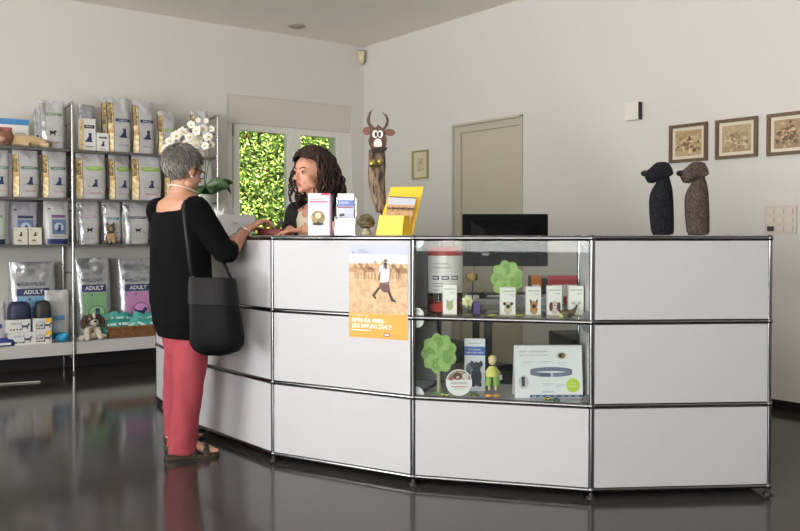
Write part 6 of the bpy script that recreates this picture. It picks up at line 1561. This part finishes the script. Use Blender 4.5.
if shR.x > shL.x: pass
ha = V((at(303, 236, 4.16).x, 4.16, TOP + .03)); elA = V((at(334, 240, 4.24).x, 4.14, TOP + .03))
# her arm that shows: upper arm down, forearm lying on the counter towards the purse
near = shL if shL.x > shR.x else shR; far = shR if near is shL else shL
elN = V((near.x + .03, near.y - .13, TOP + .045)); limb(body, [near, (near + elN) / 2, elN], [.052, .046, .038]); limb(body, [elN, elN.lerp(ha, .5), ha], [.038, .034, .025])
hd2 = V((at(283, 236, 4.13).x, 4.11, TOP + .024)) - ha
hand(body, ha, hd2, V((0, 0, -1)), -1, (.25, .22, .24, .26), .95, thumb=(.5, .2))
elF = V((far.x - .06, far.y - .02, .98)); haF = V((at(291, 236, 4.26).x, 4.22, TOP + .03)); limb(body, [far, (far + elF) / 2, elF], [.052, .046, .038]); limb(body, [elF, elF.lerp(haF, .5) + V((0, -.0, .03)), haF], [.038, .034, .025])
hand(body, haF, V((-.6, -.5, -.15)), V((0, 0, -1)), 1, (.45, .42, .4, .4), .95)
for s in (-1, 1):
    hp_ = tx2(.82) + r2 * s * .085; kn_ = hp_ + V((0, 0, -.38)) + f2 * .02; an_ = V((kn_.x, kn_.y, .08)) - f2 * .02; limb(body, [hp_, kn_, an_], [.085, .055, .038]); body.ball(V((an_.x, an_.y, .04)) - f2 * .02, (.035, .035, .03), DUM); body.tube([an_, an_ + f2 * .10 - V((0, 0, .045)), an_ + f2 * .16 - V((0, 0, .055))], [.034, .03, .02], DUM, 12)
remesh(body, .0042, 'body', SKIN2, W2, 5)
face_parts(W2, HM2, HK2, (56, 38, 28), (50, 36, 30), (176, 88, 84))
tp = MB(); CREAM = mat((226, 216, 188), .8, var=.06, vscale=12)
rg = [ellring(tx2(z), a, b, F2) for z, a, b in tr2[1:-2]]; rg += [ellring(tx2(1.255) , .13, .072, F2, tilt=-.045)]
tp.loft(rg, DUM); remesh(tp, .006, 'cream_top', CREAM, W2, 5)
nk = MB(); nk.loft([ellring(tx2(1.215) + f2 * .02, .075, .092, F2, tilt=-.015), ellring(tx2(1.245) + f2 * .012, .085, .078, F2), ellring(tx2(1.268), .078, .06, F2), ellring(tx2(1.29), .056, .052, F2)], DUM); remesh(nk, .0045, 'neckline_skin', SKIN2, W2, 6)
cg = MB(); CGM = mat((22, 22, 26), .85)
for sg in (-1, 1):
    S_ = shR if sg > 0 else shL; e_ = elN if S_ is near else elF
    limb(cg, [S_ + V((0, 0, .004)), (S_ + e_) / 2, e_], [.066, .058, .049])
    rgs = []
    for z, a, b in tr2[:-2]:
        c_ = tx2(z); pts_ = []
        for k in range(26):
            t_ = -PI / 2 - .15 + (PI + -.35) * k / 25; ct, s_t = math.cos(t_), math.sin(t_)
            pts_.append(c_ + r2 * sg * (a + .012) * ct + f2 * (b + .012) * s_t)
        rgs.append(pts_)
    n_ = 26; vs = [p for r_ in rgs for p in r_]; inn = []
    for z, a, b in tr2[:-2]:
        c_ = tx2(z)
        for k in range(26):
            t_ = -PI / 2 - .15 + (PI + -.35) * k / 25; inn.append(c_ + r2 * sg * (a - .006) * math.cos(t_) + f2 * (b - .006) * math.sin(t_))
    fs = []; N = len(vs); R_n = len(rgs)
    for i in range(R_n - 1):
        for j in range(n_ - 1): fs.append((i * n_ + j, i * n_ + j + 1, (i + 1) * n_ + j + 1, (i + 1) * n_ + j)); fs.append((N + i * n_ + j, N + (i + 1) * n_ + j, N + (i + 1) * n_ + j + 1, N + i * n_ + j + 1))
        for j in (0, n_ - 1): fs.append((i * n_ + j, (i + 1) * n_ + j, N + (i + 1) * n_ + j, N + i * n_ + j))
    for j in range(n_ - 1):
        fs.append((j, j + 1, N + j + 1, N + j)); q = (R_n - 1) * n_; fs.append((q + j, q + j + 1, N + q + j + 1, N + q + j))
    cg.add(vs + inn, fs, DUM)
remesh(cg, .006, 'cardigan', CGM, W2, 5)
tq = MB(); NV = mat((40, 42, 54), .85)
tq.loft([ellring(tx2(z), a, b, F2) for z, a, b in ((.70, .15, .115), (.82, .172, .122), (.94, .168, .11))], DUM)
for s in (-1, 1):
    hp_ = tx2(.80) + r2 * s * .085; kn_ = hp_ + V((0, 0, -.36)) + f2 * .02; an_ = V((kn_.x, kn_.y, .07)) - f2 * .02; tq.tube([hp_, kn_, an_], [.095, .07, .06], DUM, 20)
remesh(tq, .007, 'trousers', NV, W2, 4)
for s in (-1, 1):
    hp_ = tx2(.80) + r2 * s * .085; an_ = V((hp_.x, hp_.y, 0)); mb = MB(); mb.loft([ellring(an_ + f2 * .05 + V((0, 0, z)), a, b, F2) for z, a, b in ((.001, .046, .13), (.02, .048, .132), (.05, .045, .12), (.075, .038, .07))], mat((30, 30, 32), .6)); mb.build('shoe', W2)
# pendant cord
mb = MB(); q0 = tx2(1.262) + r2 * .06 ; q1 = tx2(1.262) - r2 * .06; lo = tx2(1.13) + f2 * .118; mb.tube([q0 - f2 * .02, q0 + f2 * .065, lo, q1 + f2 * .065, q1 - f2 * .02], .0028, BLACK, 6); mb.build('necklace_cord', W2)
# curly hair
HD = mat((28, 18, 15), .5, c2=(50, 32, 24), vscale=40, spec=.25); HD2 = [mat(c, .45, spec=.3) for c in ((44, 29, 23), (30, 20, 17), (64, 42, 32))]
def keep2(p, d):
    y, z = p.y, p.z
    if y > .045: return z > .070 + (y - .045) * .4
    if y > .0: return z > .020 + y * 1.3
    return z > -.07
ex2 = lambda d: .008 + .016 * max(0, d.z) + .014 * abs(d.x) * max(0, .5 - d.y)
mb, spots = hair_shell(HM2, HK2, keep2, 'hair', W2, HD, .008, ex2)
rp = random.Random(8); inv = HM2.inverted(); Rh = HM2.to_3x3()
def lock(p0, n0, k):
    """a wavy lock from the scalp to the shoulder, in world space"""
    P = HM2 @ p0; n = (Rh @ n0).normalized(); out = V((n.x, n.y, 0)); 
    if out.length < .2: a = rp.uniform(0, 6.28); out = V((math.cos(a), math.sin(a), 0))
    out.normalize()
    fwd = (Rh @ V((0, 1, 0))); 
    if out.dot(fwd) > .35: out = (out - fwd * out.dot(fwd) * 1.3).normalized()
    L = rp.uniform(.22, .33); env = rp.uniform(.035, .075); ph = rp.uniform(0, 6.28); amp = rp.uniform(.006, .012); w = rp.uniform(60, 95)
    pts = []; rad = []; N_ = 26; side = out.cross(V((0, 0, 1)))
    for i in range(N_ + 1):
        u = i / N_; s = L * u
        q = P + n * .004 + out * (env * math.sin(min(1, u * 1.6) * PI / 2) - .02 * max(0, u - .6)) + V((0, 0, -1)) * (s - .02 * math.sin(min(1, u * 3) * PI) * (1 if n.z > .6 else 0))
        q += (out * math.cos(s * w + ph) + side * math.sin(s * w + ph)) * amp * min(1, u * 3)
        pts.append(q); rad.append((.0058 if 0 < i else .003) * (1 - .55 * u))
    mb.tube(pts, rad, HD2[k % 3], 6, caps=False)
cand = [(p, n) for p, n in spots if p.y < .022 and p.z > -.02 and abs(n.z) < .98]
rp.shuffle(cand)
for k in range(240): lock(*cand[k % len(cand)], k)
fl2 = lambda p, n: V((p.x * 1.0, -.08, -.05 - .4 * max(0, .03 - p.y)))
strands(mb, HM2, [(p, n) for p, n in spots if p.z > .0][::2], HD2[0], 3, (.02, .05), .003, fl2, .006)
strands(mb, HM2, [(p, n) for p, n in spots if p.z > .0][1::2], HD2[2], 4, (.02, .05), .0025, fl2, .007)
mb.build('hair', W2)
LS, LBK, UPS, UPB, SUNE, SKYE, EXPO = 95.0, 62.0, 900.0, 560.0, 20.0, 3.0, -0.62
# ------------------------------------------------------------------ pieces of parts hang under their part
NEST = {'rear_label': ('housing',), 'screen': ('housing',),
        'keypad': ('body',), 'lens': ('housing',), 'switch': ('plate',), 'buckle': ('strap',), 'pupil': ('eye',), 'hat': ('head',), 'nose': ('head', 'muzzle'),
        'rubber_rim': ('bowl_shell',), 'castor': ('leg',), 'dark_stripe': ('carton',), 'petal_pattern': ('crown',),
        'slot': ('body',), 'foot': ('upright_tube', 'ladder_upright'), 'sandal_strap': ('sandal_sole',), 'picture': ('mat_board',), 'bell': ('bow',)}
def mid(o):
    vs = o.data.vertices; n = len(vs); st_ = max(1, n // 60); q = [vs[i].co for i in range(0, n, st_)]
    return sum(q, V((0, 0, 0))) / len(q)
kids = {}
for o in COL.objects:
    if o.parent is not None and o.type == 'MESH': kids.setdefault(o.parent, []).append(o)
for T, ch in kids.items():
    for o in ch:
        b_ = o.name.split('.')[0]
        if b_ not in NEST: continue
        c_ = [q for q in ch if q is not o and q.name.split('.')[0] in NEST[b_]]
        if c_:
            m_o = mid(o); o.parent = min(c_, key=lambda q: (mid(q) - m_o).length)
# ------------------------------------------------------------------ camera and light
cam = bpy.data.cameras.new('camera'); co_ = bpy.data.objects.new('camera', cam); COL.objects.link(co_)
cam.sensor_width = 36; cam.sensor_fit = 'HORIZONTAL'; cam.lens = F / 800 * 36
cam.shift_y = -(265.5 - CY) / 800
co_.location = CAM; co_.rotation_euler = (PI / 2 - PITCH, 0, 0); cam.clip_start = .05
SC.camera = co_
def area(name, loc, direction, sx, sy, power, col=(1, 1, 1)):
    l = bpy.data.lights.new(name, 'AREA'); l.shape = 'RECTANGLE'; l.size = sx; l.size_y = sy; l.energy = power; l.color = col
    o = bpy.data.objects.new(name, l); COL.objects.link(o); o.location = loc
    o.rotation_euler = V(direction).to_track_quat('-Z', 'Z').to_euler(); return o
wy = (E.y - 2.2 + E.y - 7.4) / 2
area('daylight_side_window', (E.x + .02, wy, 1.55), (1, 0, 0.0), 5.1, 2.3, LS, (1, .99, .98))
area('daylight_back_window', (E.x + 2.6, -3.17, 1.6), (0, 1, 0), 4.5, 2.1, LBK, (1, .99, .98))
# added fill lamps, tilted up at the windows to brighten the ceiling
area('ceiling_fill_side', (E.x + .05, wy, 1.1), (1, 0, 1.5), 5.1, 1.4, UPS, (1, .985, .96))
area('ceiling_fill_back', (E.x + 2.6, -3.12, 1.3), (0, 1, 1.5), 4.5, 1.4, UPB, (1, .985, .96))
sun = bpy.data.lights.new('sun', 'SUN'); sun.energy = SUNE; sun.angle = .009; sun.color = (1, .96, .86); so_ = bpy.data.objects.new('sun', sun); COL.objects.link(so_)
so_.rotation_euler = V((-.25, .62, -.95)).to_track_quat('-Z', 'Z').to_euler()
w = bpy.data.worlds.new('world'); SC.world = w; w.use_nodes = True; nt = w.node_tree
bg = nt.nodes['Background']; sk_ = nt.nodes.new('ShaderNodeTexSky'); sk_.sky_type = 'HOSEK_WILKIE'; sk_.turbidity = 3; sk_.sun_direction = (.25, -.62, .95)
nt.links.new(sk_.outputs[0], bg.inputs[0]); bg.inputs[1].default_value = SKYE
SC.view_settings.view_transform = 'Standard'; SC.view_settings.look = 'None'; SC.view_settings.exposure = EXPO; SC.view_settings.gamma = 1
SC.view_settings.use_curve_mapping = False
SC.cycles.max_bounces = 10; SC.cycles.diffuse_bounces = 5; SC.cycles.glossy_bounces = 5; SC.cycles.transparent_max_bounces = 16
SC.cycles.caustics_reflective = False; SC.cycles.caustics_refractive = False; SC.cycles.sample_clamp_indirect = 4
SC.cycles.use_denoising = True
